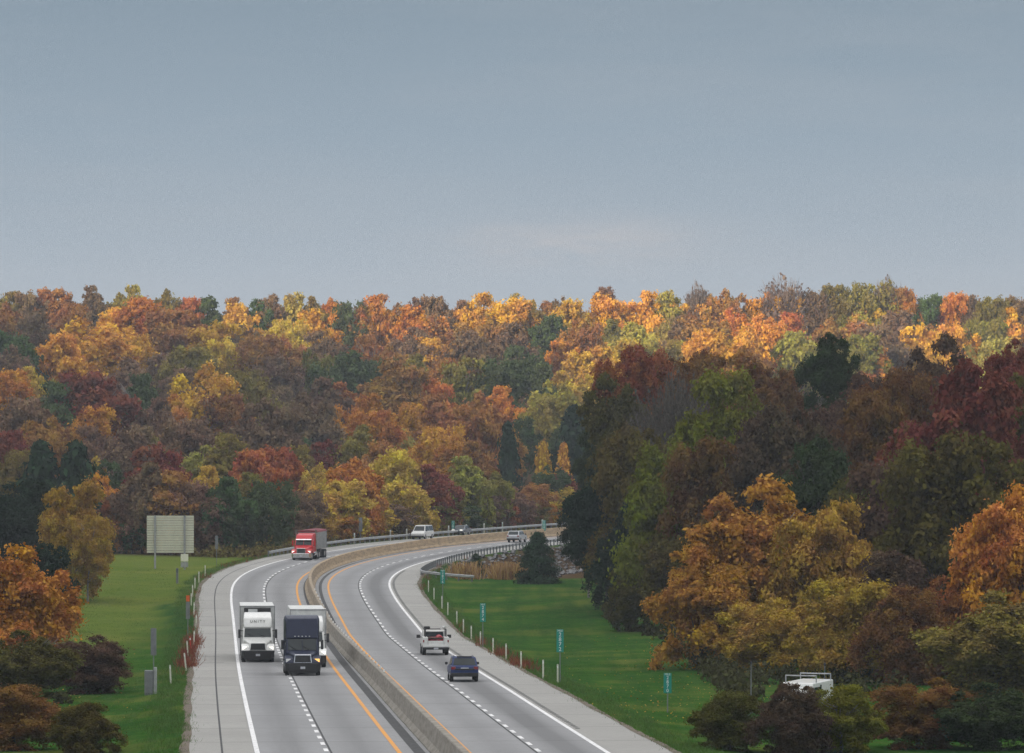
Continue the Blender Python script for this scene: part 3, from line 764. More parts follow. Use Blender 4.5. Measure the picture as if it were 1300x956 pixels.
def make_car(name, label, cat, paint, prof, glass, width=1.84, lights='lamp_off', rear=True, wheels=(-.85, -3.55), wr=.36, plate=True, rails=False, trim=None):
    """prof: lower-body side outline; glass: greenhouse outline (y,z) points front-bottom, front-top, rear-top, rear-bottom"""
    t = empty(name); tag(t, label, cat); P = M[paint]; hw = width/2
    belt = min(g[1] for g in glass)
    MB().prism(prof, -hw, hw, lambda z: .04 if z < .5 else .06*max(0, z-.75)).build('body', P, t, .07, 3)
    fb, ft, rt, rb = glass
    ins = lambda z: .05 + .2*(z-belt)
    MB().prism([fb, ft, rt, rb], -hw+.02, hw-.02, ins).build('greenhouse', P, t, .06, 3)
    def slab(p0, p1, nm, out):
        n = Vector((0, p1[1]-p0[1], -(p1[0]-p0[0]))).normalized()*out
        a = lambda p, q: (q*(hw-.13-ins(p[1])), p[0], p[1])
        lerp = lambda u: (p0[0]+(p1[0]-p0[0])*u, p0[1]+(p1[1]-p0[1])*u)
        u0, u1 = lerp(.12), lerp(.86)
        ring = [a(u0, -1), a(u0, 1), a(u1, 1), a(u1, -1)]
        return MB().loft([[tuple(Vector(v)+n) for v in ring], [tuple(Vector(v)-n*3) for v in ring]]).build(nm, M['glass'], t)
    slab(fb, ft, 'windscreen', .015); slab(rb, rt, 'rear_window', -.015)
    for sx in (-1, 1):
        mb = MB(); z0, z1 = belt+.08, ft[1]-.1
        f_ = lambda z: fb[0]+(ft[0]-fb[0])*(z-fb[1])/(ft[1]-fb[1]); r_ = lambda z: rb[0]+(rt[0]-rb[0])*(z-rb[1])/(rt[1]-rb[1])
        ym = (f_(z0)+r_(z0))/2
        for ya0, ya1, yb0, yb1 in ((f_(z0)-.12, f_(z1)-.1, ym+.04, ym+.04), (ym-.04, ym-.04, r_(z0)+.15, r_(z1)+.13)):
            xo = lambda z: sx*(hw-.02-ins(z)+.012)
            xi = lambda z: sx*(hw-.02-ins(z)-.04)
            mb.loft([[(xo(z0),ya0,z0),(xo(z1),ya1,z1),(xo(z1),yb1,z1),(xo(z0),yb0,z0)], [(xi(z0),ya0,z0),(xi(z1),ya1,z1),(xi(z1),yb1,z1),(xi(z0),yb0,z0)]])
        mb.build('side_window', M['glass'], t)
        yb = min(p[0] for p in prof); yf = max(p[0] for p in prof)
        a, b = sorted((sx*(hw-.5), sx*(hw-.1)))
        MB().box(a, b, yf-.22, yf-.03, .66, .82).build('headlight', M[lights], t, .04)
        a, b = sorted((sx*(hw-.34), sx*(hw-.05)))
        MB().box(a, b, yb-.012+.02, yb+.12, .82, 1.02).build('tail_light', M['tail_red'], t, .03)
        a, b = sorted((sx*(hw+.02), sx*(hw+.2)))
        MB().box(a, b, fb[0]-.35, fb[0]-.22, belt+.02, belt+.2).build('mirror', M['black_plastic'] if not trim else M[trim], t, .04)
        if rails: MB().tube((sx*(hw-.32), ft[0]-.25, ft[1]+.05), (sx*(hw-.32), rt[0]+.15, rt[1]+.05), .025).build('roof_rail', M['dull_steel'], t)
        for y in wheels: wheel(t, sx*(hw-.12), y, wr, .23, 'rim', sx)
    MB().box(-hw+.03, hw-.03, yb-.03, yb+.25, .36, .62).build('rear_bumper', M['black_plastic'], t, .05)
    MB().box(-hw+.06, hw-.06, yf-.2, yf+.02, .34, .56).build('front_bumper', M['black_plastic'], t, .05)
    if plate: MB().box(-.26, .26, yb-.045, yb-.0, .82, .96).build('licence_plate', M['plate'], t)
    return t
suv_prof = [(-4.55,.4),(-.05,.4),(0,.75),(-.12,.95),(-1.1,1.06),(-4.5,1.08),(-4.6,.8)]
suv_glass = [(-1.05,1.04),(-1.75,1.64),(-4.0,1.64),(-4.45,1.04)]
t = make_car('suv_car', 'dark blue sport utility car with roof rails driving away near the right shoulder', 'car', 'blue_paint', suv_prof, suv_glass, 1.88, rails=True)
MB().box(-.66, .66, -4.665, -4.5, .8, .9).box(-.5, .5, -4.1, -4.0, 1.63, 1.7).build('rear_trim', M['black_plastic'], t, .02)
place_px(t, 590, 866, False, 4.6)
van_prof = [(-5.3,.4),(-.05,.4),(0,.8),(-.15,1.0),(-.75,1.15),(-5.3,1.15)]
van_glass = [(-.72,1.12),(-1.5,1.98),(-5.15,1.98),(-5.3,1.12)]
t = make_car('passenger_van', 'white van with lit headlights coming round the bend beside the guardrail', 'van', 'white_paint', van_prof, van_glass, 1.95, lights='lamp_on', wheels=(-.9, -4.3), wr=.37)
place_px(t, 530, 685, True)
sed_prof = [(-4.7,.35),(-.05,.35),(0,.6),(-.1,.74),(-1.2,.9),(-3.9,.95),(-4.65,.95),(-4.75,.7)]
sed_glass = [(-1.15,.88),(-2.0,1.42),(-3.2,1.42),(-4.1,.92)]
t = make_car('sedan_car', 'dark grey car with lit headlights behind the barrier, farthest oncoming vehicle', 'car', 'grey_paint', sed_prof, sed_glass, 1.82, lights='lamp_on', wheels=(-.9, -3.65), wr=.33)
place_px(t, 580, 679.5, True)
t = make_car('sedan_car', 'silver car driving away round the bend beside the small cedar', 'car', 'silver_paint', suv_prof, suv_glass, 1.86)
place_px(t, 651, 689, False, 4.6)

# service pickup with loaded bed
t = empty('service_pickup'); tag(t, 'white service pickup with tool boxes and red load driving away', 'pickup truck')
W = M['white_paint']
MB().prism([(-2.2,.5),(-.05,.5),(0,.85),(-.12,1.12),(-1.3,1.22),(-2.2,1.22)], -.98, .98, lambda z: .03).build('hood', W, t, .07)
MB().prism([(-1.25,1.2),(-1.95,1.86),(-3.35,1.88),(-3.5,.55),(-1.3,.55)], -.97, .97, lambda z: .1*max(0, z-1.2)).build('cab', W, t, .06)
MB().loft([[(-.72,-3.5,1.3),(.72,-3.5,1.3),(.66,-3.42,1.76),(-.66,-3.42,1.76)], [(-.72,-3.3,1.3),(.72,-3.3,1.3),(.66,-3.3,1.76),(-.66,-3.3,1.76)]]).build('rear_window', M['glass'], t)
MB().box(-1.0, 1.0, -5.6, -3.55, .62, .75).build('bed_floor', M['dull_steel'], t)
for sx in (-1, 1):
    a, b = sorted((sx*.62, sx*1.02))
    bx_ = MB().box(a, b, -5.6, -3.55, .7, 1.42).build('tool_box', W, t, .04)
    a, b = sorted((sx*.66, sx*.98)); MB().box(a, b, -5.63, -5.6, .8, 1.36).build('box_door', W, bx_, .01)
    a, b = sorted((sx*.9, sx*1.0)); MB().box(a, b, -5.64, -5.6, 1.0, 1.2).build('tail_light', M['tail_red'], t, .01)
    a, b = sorted((sx*1.06, sx*1.36)); MB().box(a, b, -2.1, -1.95, 1.25, 1.5).tube((sx*.9, -2.0, 1.3), (sx*1.1, -2.0, 1.34), .03).build('mirror', M['black_plastic'], t, .04)
    MB().tube((sx*.8, -5.4, 1.4), (sx*.8, -5.4, 2.0), .035).tube((sx*.8, -3.7, 1.4), (sx*.8, -3.7, 2.0), .035).tube((sx*.8, -5.45, 2.0), (sx*.8, -2.0, 2.0), .035).build('rack_rail', M['black_plastic'], t)
    for y in (-.95, -4.6): wheel(t, sx*.88, y, .4, .28, 'rim', sx)
MB().box(-.6, .6, -5.58, -5.5, .75, 1.12).build('tailgate', W, t, .02)
MB().box(-1.02, 1.02, -5.85, -5.6, .44, .62).build('rear_bumper', M['black_plastic'], t, .03)
MB().box(-1.02, 1.02, -5.68, -5.5, .62, .8).build('rear_panel', W, t, .03)
MB().box(-.18, .18, -5.87, -5.84, .47, .6).build('licence_plate', M['plate'], t)
MB().box(-.55, .1, -5.2, -3.9, .75, 1.38).build('load_crate', M['bed_red'], t, .05)
MB().tube((.35, -5.3, 1.25), (.3, -3.8, 1.32), .25, n=14).build('load_roll', M['bed_red'], t, .03)
MB().tube((-.6, -5.3, 1.34), (.55, -5.3, 1.3), .07).build('load_plank', M['bark'], t)
MB().box(-.85, -.4, -4.6, -3.7, 2.03, 2.22).build('rack_case', M['black_plastic'], t, .06)
MB().tube((-.8, -3.9, 2.0), (.8, -3.9, 2.0), .035).build('rack_bar', M['black_plastic'], t)
MB().tube((.5, -4.6, 2.1), (.75, -3.6, 2.1), .13, n=14).tube((.3, -4.3, 2.14), (.95, -4.0, 2.2), .03).build('rack_coil', M['trailer_white'], t, .02)
place_px(t, 553.5, 832, False, 5.7)

# parked white truck with rack hoops, low right
x_, y_, z_ = (1020-650)*262/F, 262.0, g1((1020-650)*262/F, 262.0)
t = empty('rack_van', (x_-.65, y_+2, z_-.25), R(158)); tag(t, 'white work van with rack hoops on its roof under the right trees', 'van')
ztop = EYE+(HOR-864)*y_/F - z_
MB().prism([(-5.0,.4),(-.05,.4),(0,.9),(-.2,1.1),(-.8,1.25),(-1.4,ztop-.05),(-5.0,ztop)], -1.0, 1.0, lambda z: .05*max(0, z-1.2)).build('body', M['white_paint'], t, .08)
MB().loft([[(-.86,-.86,1.33),(.86,-.86,1.33),(.8,-1.3,ztop-.28),(-.8,-1.3,ztop-.28)],[(-.86,-1.0,1.33),(.86,-1.0,1.33),(.8,-1.4,ztop-.28),(-.8,-1.4,ztop-.28)]]).build('windscreen', M['glass'], t)
for sx in (-1, 1):
    for y in (-.95, -4.1): wheel(t, sx*.88, y, .38, .26, 'rim', sx)
    a, b = sorted((sx*.55, sx*.9)); MB().box(a, b, -.2, .01, .75, .95).build('headlight', M['lamp_off'], t, .03)
for y in (-2.0, -4.6):
    MB().tube((-.9, y, ztop-.05), (-.9, y, ztop+.32), .035).tube((.9, y, ztop-.05), (.9, y, ztop+.32), .035).tube((-.92, y, ztop+.32), (.92, y, ztop+.32), .035).build('rack_hoop', M['galvanised'], t)
MB().box(-1.0, 1.0, -.02, .06, .4, .62).build('bumper', M['black_plastic'], t, .03)
MB().box(-.45, .45, -.03, .025, .7, .95).build('grille', M['grille'], t, .01)
for sx in (-1, 1):
    xo = lambda z: sx*(1.012-.05*max(0, z-1.2)); zw = ztop-.3
    a, b = sorted((xo(zw)-.03*sx, xo(zw)+.01*sx))
    MB().prism([(-1.15, 1.35), (-1.5, zw), (-2.5, zw), (-2.5, 1.35)], *sorted((sx*.96, sx*1.015)), lambda z: .05*max(0, z-1.2)).build('side_window', M['glass'], t)
    a, b = sorted((sx*1.06, sx*1.24)); MB().box(a, b, -1.1, -1.0, 1.3, 1.65).build('mirror', M['black_plastic'], t, .03)
    MB().prism([(-2.6, .55), (-2.6, ztop-.2), (-2.63, ztop-.2), (-2.63, .55)], *sorted((sx*.96, sx*1.006)), lambda z: .05*max(0, z-1.2)).build('door_seam', M['black_plastic'], t)
for px, top, lab in ((953.5, 843, 'slim grey pole with a dark knob in front of the big golden tree'), (1047, 845, 'thin grey pole rising beside the parked work van')):
    p_ = at(px, 905); t = empty('marker_pole', p_); tag(t, lab, 'pole', 'slim poles by the right trees')
    zt = EYE+(HOR-top)*p_[1]/F-p_[2]
    MB().tube((0, 0, -.3), (0, 0, zt), .04, .03).build('shaft', M['dull_steel'], t)
    MB().tube((0, 0, zt), (0, 0, zt+.16), .09, .06).build('knob', M['black_plastic'], t, .03)

# ------------------------------------------------------------------ trees
def unit(v): return v/np.maximum(np.linalg.norm(v, axis=-1, keepdims=True), 1e-9)
def leaf_quads(P, N, size, aspect=1.5, jit=.8):
    """leaf-clump faces at points P facing roughly N"""
    n = len(P)
    N = unit(N + rng.normal(0, jit, (n, 3)))
    T = unit(np.cross(N, rng.normal(0, 1, (n, 3)))); B = np.cross(N, T)
    a = (size*(.55+.9*rng.random(n)))[:, None]
    T = T*a*aspect*.5; B = B*a*.5
    bend = N*a*.18
    return np.stack([P-T-bend, P+B*(.7+.6*rng.random((n, 1))), P+T-bend, P-B*(.7+.6*rng.random((n, 1)))], 1)

def crown_round(name, nlobe, nsub, nleaf, size, seed, zlo=.2, open_=.2, fill=.1, mat='leaf', flat=.6, rmin=.3, rmax=.82, low=-.75, lr=(.085, .17)):
    """broadleaf crown in a 1 x 1 x 1 box standing on z=0: boughs carry sprays, sprays carry leaves; sky shows between the boughs"""
    global rng
    rng = np.random.default_rng(seed)
    zc, hz = (1+zlo)/2 - .02, (1-zlo)/2
    L, LR = [], []
    for _ in range(6000):
        if len(L) >= nlobe: break
        d = unit(rng.normal(0, 1, 3))
        if d[2] < low: continue
        rr_ = rng.uniform(rmin, rmax)
        taper = 1 - .4*max(0, d[2])**2
        c = np.array([d[0]*rr_*.5, d[1]*rr_*.5, zc + d[2]*rr_*hz]); r = rng.uniform(*lr)*(1.12-.35*rr_)*(1.5 if rng.random() < .15 else 1)
        if all(np.linalg.norm(c-q) > .55*(r+t_) for q, t_ in zip(L, LR)): L.append(c); LR.append(r)
    L, LR = np.array(L), np.array(LR); nl = len(L)
    b = np.repeat(np.arange(nl), nsub); ns = len(b)
    d = unit(rng.normal(0, 1, (ns, 3)) + .55*unit(L-np.array([0, 0, zc-.12]))[b]); d[:, 2] = np.where(d[:, 2] < -.3, -d[:, 2], d[:, 2])
    SC = L[b] + d*(LR[b]*(.75+.45*rng.random(ns)))[:, None]*np.array([1.15, 1.15, .95])
    SR = LR[b]*rng.uniform(.22, .46, ns)
    keep = rng.random(ns) > open_; SC, SR, d, b = SC[keep], SR[keep], d[keep], b[keep]
    k = rng.choice(len(SC), nleaf, p=SR**2/(SR**2).sum())
    e = rng.normal(0, .62, (nleaf, 3))
    P = SC[k] + e*SR[k][:, None]*np.array([1.25, 1.25, flat])
    N = d[k]*.7 + unit(e)*.35 + np.array([0, 0, .4])
    tone = (.3*rng.random(nl)[b] + .7*rng.random(len(SC)))[k]
    tone = np.clip((tone-.5)*1.5+.5, 0, 1); rnd = .62*tone + .38*rng.random(nleaf)
    nf = int(nleaf*fill)
    dd = unit(rng.normal(0, 1, (nf, 3))); q = rng.random(nf)**.45
    Pf = dd*q[:, None]*np.array([.4, .4, hz*.8]) + np.array([0, 0, zc])
    P = np.concatenate([P, Pf]); N = np.concatenate([N, dd+np.array([0, 0, .3])]); rnd = np.concatenate([rnd, rng.random(nf)])
    hi, lo_ = np.percentile(P[:, 2], 99.7), np.percentile(P[:, 2], .5)
    up = P[:, 2] > zc
    P[:, 2] = np.where(up, zc + (P[:, 2]-zc)*(1-zc)/(hi-zc), zc - (zc-P[:, 2])*(zc-max(zlo, 0))/(zc-lo_))
    rxy = np.percentile(np.hypot(P[:, 0], P[:, 1]), 98); P[:, :2] *= .5/rxy
    return quads_np(name, leaf_quads(P, N, size), M[mat], rnd)

def crown_cone(name, nleaf, size, seed, blunt=.12, mat='needle', zlo=.03):
    """conifer crown: drooping sprays in tiers"""
    global rng
    rng = np.random.default_rng(seed)
    nb = 130
    z = zlo + (1-zlo)*rng.random(nb)**1.25
    ang = rng.random(nb)*6.283
    rad = (.5*((1-z)/(1-zlo))**.75 + blunt*.25*(z < .9))*(.82+.3*rng.random(nb))
    b = rng.integers(0, nb, nleaf)
    u = rng.random(nleaf)**.55
    sp = .055+.03*rng.random(nleaf)
    P = np.stack([np.cos(ang[b])*rad[b]*u, np.sin(ang[b])*rad[b]*u, z[b]-.07*u*u*(1-z[b])], 1) + rng.normal(0, 1, (nleaf, 3))*sp[:, None]*np.array([.75, .75, .42])
    P = P[(P[:, 2] > -.02) & (P[:, 2] < 1.05)]; k_ = len(P)
    N = unit(P*np.array([1, 1, 0])+1e-6) + np.array([0, 0, .7])
    return quads_np(name, leaf_quads(P, N, size, 2.0, .6), M[mat])

def crown_twigs(name, n, seed, zlo=.2, th=.006, leaves=.25, size=.03):
    """nearly bare crown: sprays of thin twigs with a few leaves left"""
    global rng
    rng = np.random.default_rng(seed)
    zc, hz = (1+zlo)/2, (1-zlo)/2
    d = unit(rng.normal(0, 1, (n, 3))); d[:, 2] = d[:, 2]*.8+.25; d = unit(d)
    q = rng.random(n)**.5
    lump = 1 + .22*np.sin(d[:, 0]*7+seed)*np.sin(d[:, 1]*6+1)+.15*np.sin(d[:, 2]*9+d[:, 0]*4)
    P = d*(q*lump)[:, None]*np.array([.44, .44, hz*.92]) + np.array([0, 0, zc])
    dirv = unit(d + np.array([0, 0, .3]) + rng.normal(0, .45, (n, 3)))
    L = (.06+.07*rng.random(n))[:, None]
    side = unit(np.cross(dirv, rng.normal(0, 1, (n, 3))))*th
    tw = np.stack([P-side, P+side, P+dirv*L+side*.3, P+dirv*L-side*.3], 1)
    nl = int(n*leaves)
    k = rng.integers(0, n, nl)
    lf = leaf_quads(P[k]+dirv[k]*L[k]*rng.random((nl, 1)), d[k], size, 1.4, 1.0)
    return quads_np(name, np.concatenate([tw, lf]), M['leaf'])

def trunk_mesh(name, seed, mat, top=.62, r0=.022, limbs=7, sides=7):
    rr = random.Random(seed); mb = MB()
    pts = [Vector((0, 0, -.03))]
    for i in range(1, 6):
        pts.append(Vector((rr.uniform(-.015, .015)*i, rr.uniform(-.015, .015)*i, top*i/5)))
    for i in range(5):
        mb.tube(pts[i], pts[i+1], r0*(1-.16*i), r0*(1-.16*(i+1)), sides)
    for q in range(limbs):
        z = rr.uniform(.28, .9)*top; a = rr.random()*6.283; ln = rr.uniform(.2, .36)
        i = min(4, int(z/top*5)); b = pts[i].lerp(pts[i+1], z/top*5-i)
        mid = b + Vector((math.cos(a)*ln*.5, math.sin(a)*ln*.5, ln*.3)); end = b + Vector((math.cos(a)*ln, math.sin(a)*ln, ln*.85))
        mb.tube(b, mid, r0*.42, r0*.3, 5); mb.tube(mid, end, r0*.3, r0*.1, 5)
        for e_ in range(2):
            a2 = a+rr.uniform(-.9, .9); mb.tube(mid, mid+Vector((math.cos(a2)*ln*.5, math.sin(a2)*ln*.5, ln*.4)), r0*.2, r0*.06, 4)
    return mesh_np(name, mb.v, mb.f, M[mat], True)

FAR = [crown_round('crown', 44, 10, 11000, .03, 100+i, zlo=.14, open_=.2, fill=.1, flat=.85, rmin=.15, rmax=.9, lr=(.055, .15)) for i in range(9)]
FARC = [crown_cone('crown', 3600, .05, 150+i) for i in range(2)]
FART = [crown_twigs('crown', 3400, 170+i, th=.0045, leaves=.5, size=.04) for i in range(3)]
NEAR = [crown_round('crown', 54, 20, 40000, .0185, 200+i, zlo=.06, open_=.34, fill=.07, flat=.8, rmin=.2, rmax=.95, lr=(.05, .14)) for i in range(6)]
BUSH = [crown_round('crown', 64, 18, 42000, .0175, 220+i, zlo=-.06, open_=.25, fill=.1, flat=.95, rmin=.2, rmax=.95, low=-1.1, lr=(.05, .14)) for i in range(5)]
NEARC = [crown_cone('crown', 30000, .022, 250+i, blunt=.4) for i in range(3)]
NEART = [crown_twigs('crown', 11000, 270+i, zlo=.15, th=.0028, leaves=.7, size=.022) for i in range(2)]
TRUNK = [trunk_mesh('trunk', 300+i, 'bark') for i in range(4)]
TRUNKP = [trunk_mesh('trunk', 320+i, 'pale_bark', top=.8, limbs=12) for i in range(2)]

PAL = {  # leaf colours (linear albedo)
 'Y': ((.50, .335, .05), 'yellow'), 'G': ((.60, .325, .045), 'golden'), 'O': ((.47, .20, .035), 'orange'),
 'R': ((.37, .125, .045), 'red'), 'M': ((.23, .065, .042), 'crimson'), 'B': ((.20, .125, .075), 'grey-brown'),
 'U': ((.32, .155, .048), 'rust brown'), 'L': ((.21, .175, .04), 'olive'), 'E': ((.075, .105, .04), 'green'),
 'D': ((.026, .046, .024), 'dark evergreen'), 'T': ((.17, .135, .115), 'bare grey'), 'V': ((.32, .27, .06), 'yellow-green'),
 'K': ((.19, .195, .02), 'leafy green'),
}
def tree(x, y, z, w, h, code, label, near=False, shape=None, group=None, cat='tree', tint=1.0, k=None, name=None, yaw=None):
    rr = random.Random(int(x*131+y*17))
    base, word = PAL[code]
    shape = shape or ('twig' if code == 'T' else 'cone' if code == 'D' else 'round')
    pool = {(0, 'round'): FAR, (0, 'cone'): FARC, (0, 'twig'): FART, (1, 'round'): NEAR, (1, 'bush'): BUSH, (1, 'cone'): NEARC, (1, 'twig'): NEART}[(int(near), shape)]
    me = pool[(k if k is not None else rr.randrange(99)) % len(pool)]
    nm = name or ('shrub' if shape == 'bush' and h < 5.5 else 'conifer_tree' if shape == 'cone' else 'bare_tree' if shape == 'twig' else 'autumn_tree')
    t = empty(nm, (x, y, z-.15), rr.random()*6.283 if yaw is None else yaw, (w, w*rr.uniform(.9, 1.1), h))
    tag(t, label, cat, group)
    c = link_mesh('crown', me, t)
    ar = (1.25 if shape == 'bush' else 1.55 if shape == 'round' else 2.4)*w/h
    if ar < 1: c.scale = (1, 1, ar); c.location = (0, 0, 1-ar)
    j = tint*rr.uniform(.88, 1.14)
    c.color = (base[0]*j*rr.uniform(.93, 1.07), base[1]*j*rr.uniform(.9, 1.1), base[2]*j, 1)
    tr_ = link_mesh('trunk', rr.choice(TRUNKP if shape == 'twig' or rr.random() < .15 else TRUNK), t)
    return t

# crowns on the hill as read from the photograph: column, top row, width (photo pixels), colour
HILL = '''15 371 55 L|42 372 50 B|75 367 48 U|118 363 46 B|148 374 50 L|172 363 58 V|208 369 52 L|240 378 40 R|264 379 52 E|300 378 42 U|325 381 48 E|346 375 36 B|372 373 42 V|400 377 42 L|418 379 34 O|440 383 52 E|485 375 48 O|460 386 48 U|520 380 40 B|550 377 58 B|582 382 42 B|610 373 60 G|640 380 58 G|665 375 52 V|692 383 44 U|712 379 42 B|728 382 62 G|762 375 72 G|768 364 26 B|792 384 44 G|824 371 64 G|852 371 56 V|872 386 54 G|885 364 28 T|916 369 44 U|906 381 48 G|945 377 54 U|972 375 48 O|1002 370 44 G|995 360 52 T|1040 369 58 B|1066 362 38 L|1100 359 58 L|1126 353 34 T|1142 366 34 U|1150 372 48 O|1175 375 44 E|1210 372 40 O|1226 375 48 B|1256 378 52 L|1296 377 44 B
10 386 60 U|90 387 58 U|50 396 62 B|20 422 70 E|122 402 112 G|78 424 70 G|172 425 62 G|186 379 84 O|152 391 56 G|226 394 70 U|270 411 78 Y|240 440 70 L|236 399 46 O|290 432 62 Y|302 386 62 G|332 396 54 G|310 416 62 B|342 426 62 U|390 394 56 G|364 406 52 Y|422 398 50 G|410 421 58 B|432 410 34 G|456 396 52 R|476 401 44 O|500 393 52 U|530 389 76 O|546 429 40 G|556 402 52 U|584 396 48 B|586 406 34 R|520 416 62 B|470 426 62 U|620 401 62 U|600 421 62 B|642 411 62 B|680 399 44 Y|702 401 52 E|742 406 62 U|756 401 36 E|780 406 44 L|802 411 58 V|720 433 44 O|746 447 62 Y|772 441 54 G|716 472 44 Y|738 478 50 Y|702 487 60 V|652 456 62 E|674 462 52 E|626 476 48 V|660 440 60 E|640 500 52 E|682 502 52 B|692 512 34 Y
842 406 54 V|822 421 54 Y|870 401 54 B|890 396 60 U|936 393 58 O|976 401 58 G|1000 398 48 R|906 419 62 G|942 416 62 G|1012 421 62 V|1036 421 44 M|862 431 54 V|1076 379 52 L|1096 387 62 Y|1060 406 54 U|1054 413 44 O|1092 411 54 U|1120 416 62 B|1132 396 62 B|1170 396 60 U|1186 389 34 M|1174 414 54 G|1216 413 50 G|1242 406 54 L|1276 391 66 G|1300 401 54 G|1200 391 52 B|1070 431 32 G|1106 441 48 O|1086 426 54 L|1156 431 44 Y|1126 446 34 O|1262 431 62 V|800 432 50 Y|1030 437 46 U|980 430 50 O
10 470 60 O|42 466 44 Y|62 486 62 E|82 476 54 L|120 473 72 M|150 482 50 B|178 476 70 E|76 496 44 R|30 506 72 B|130 501 54 U|86 511 48 O|122 516 48 O|192 506 62 B|216 502 64 O|265 464 74 G|256 496 62 B|290 501 54 U|312 471 62 L|352 451 62 B|346 491 54 B|370 476 34 O|400 446 62 L|436 447 62 E|472 456 62 E|420 481 70 B|390 501 80 B|340 511 72 B|520 451 62 L|500 459 88 U|560 456 62 U|586 456 60 L|546 481 62 O|590 476 44 R|440 486 54 R|462 501 62 O|420 521 54 O|40 536 72 U|10 546 62 M|72 531 70 U|112 541 62 B|160 541 62 B|100 560 30 Y|140 561 52 Y|186 546 54 L|206 566 72 M|256 566 54 V|290 551 62 L|312 553 54 V|240 531 62 B|342 541 70 L|380 539 44 O|358 546 50 E|430 531 54 O|452 541 62 L|480 521 62 O|526 511 58 O|562 501 62 U|612 501 70 U|592 521 62 R|632 491 54 O|512 546 44 V|530 566 34 O|556 541 54 G|576 556 54 O|480 561 62 U|420 561 54 M|500 571 54 Y|452 583 62 O|552 590 54 M|592 580 62 V|606 561 62 U|640 545 50 U|700 593 46 E|730 521 62 D|746 531 62 E|716 535 50 E|662 530 50 E|8 440 60 B|310 440 50 B|200 450 60 B|360 430 50 U|490 440 56 U|575 435 50 U|30 445 50 L|160 455 54 B|232 468 46 B
20 571 62 L|52 566 66 D|96 566 66 D|130 586 60 E|120 600 50 O|136 625 54 U|180 588 70 B|216 598 62 U|256 592 54 Y|230 612 70 B|282 606 70 E|326 572 62 R|352 568 60 R|382 566 62 L|406 590 50 Y|400 618 62 Y|380 622 62 B|300 632 54 E|430 610 62 Y|462 606 62 O|476 638 54 Y|455 655 40 O|520 612 62 Y|500 640 54 B|552 628 62 L|582 640 54 E|600 614 62 B|626 600 62 L|650 618 62 B|672 614 62 U|692 618 54 Y|704 638 44 O|640 655 40 R|666 640 54 L|716 600 50 M|612 632 62 B|160 622 60 B|190 632 56 U|255 632 56 B|340 610 56 E|430 650 44 O|540 656 40 Y|570 655 36 U|685 652 40 O|268 650 50 B|210 650 56 B|168 652 52 E|310 600 50 L'''
CONES = {(640, 545): None}
rows = []
for part in HILL.replace('\n', '|').split('|'):
    a, b, c, d = part.split(); rows.append((float(a), float(b), float(c), d))
dgrid = np.arange(610, 1135, 2.0)
placed = []
for cx, top, wpx, code in rows:
    xg = (cx-650)*dgrid/F; zg = ground(xg, dgrid); s_, o_ = to_road(xg, dgrid)
    w = wpx*dgrid/F*random.uniform(1.08, 1.5)
    h = np.clip(w*(1.32 if code not in 'TD' else 1.5), 7.0, 19.0)
    v = HOR-(zg+h-EYE)*F/dgrid
    ok = (o_ < EDGE_L-w*.36-1.5)
    cost = abs(v-top) + np.where(ok, 0, 1e4)
    i = int(np.argmin(cost))
    hh = float(h[i]) + (v[i]-top)*dgrid[i]/F if ok[i] else float(h[i])
    hh = float(np.clip(hh, 4.5, 24))
    placed.append((cx, top, code, float(xg[i]), float(dgrid[i]), float(zg[i]), float(w[i]), hh))
# name where each one stands by what lies below it
XZ = [(0, 75, 'over the left-edge evergreen'), (75, 160, 'over the left yellow tree'), (160, 255, 'over the big board sign'), (255, 335, 'over the lone orange tree'),
      (335, 425, 'over the red truck'), (425, 500, 'over the guardrail past red truck'), (500, 560, 'over the white van'), (560, 625, 'over the grey oncoming car'),
      (625, 672, 'over the silver car'), (672, 725, 'over the small cedar'), (725, 800, 'over the tall evergreen group'), (800, 880, 'over the scarlet-topped tree'), (880, 960, 'over the green-topped broad tree'),
      (960, 1040, 'over the big golden tree'), (1040, 1130, 'over the parked work van'), (1130, 1220, 'over the huge olive tree'), (1220, 1400, 'over the crimson oak')]
YZ = [(0, 392, 'on the ridge line'), (392, 425, 'just under the ridge'), (425, 470, 'high on the slope'), (470, 520, 'halfway up the slope'), (520, 570, 'low on the slope'), (570, 900, 'at the hill foot')]
cells = {}
for p in placed:
    xz = next(t for a, b, t in XZ if a <= p[0] < b); yz = next(t for a, b, t in YZ if a <= p[1] < b)
    cells.setdefault((p[2], yz, xz), []).append(p)
for (code, yz, xz), ps in cells.items():
    ps.sort(key=lambda p: p[0])
    for i, p in enumerate(ps):
        kindw = {'D': 'dark evergreen tree', 'T': 'bare grey tree'}.get(code, PAL[code][1] + ' tree')
        if len(ps) == 1: lead = kindw
        elif len(ps) == 2: lead = ('left ' if i == 0 else 'right ') + kindw + ' of two'
        else: lead = (ORD[i] + ' from left ' + kindw)
        _, _, _, x, y, z, w, h = p
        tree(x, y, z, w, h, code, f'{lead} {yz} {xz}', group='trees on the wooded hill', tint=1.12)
# narrow trees of the valley foot
for cx, top, wpx, hp, code, lab, tint in ((690, 560, 34, 75, 'G', 'narrow golden cone-shaped tree, left of the pair above the small cedar', 1.), (716, 566, 36, 72, 'G', 'narrow golden cone-shaped tree, right of the pair above the small cedar', 1.),
                                       (645, 540, 42, 90, 'D', 'narrow dark spruce above the silver car', 1.)):
    d = 800.0 if code == 'D' else 790.0
    x = (cx-650)*d/F; s_, o_ = to_road(x, d)
    z = g1(x, d); ht = EYE+(HOR-top)*d/F-z
    t = tree(x, d, z, wpx*d/F*1.1, ht, code, lab, shape='cone', tint=tint, name='conifer_tree', group='trees on the wooded hill')

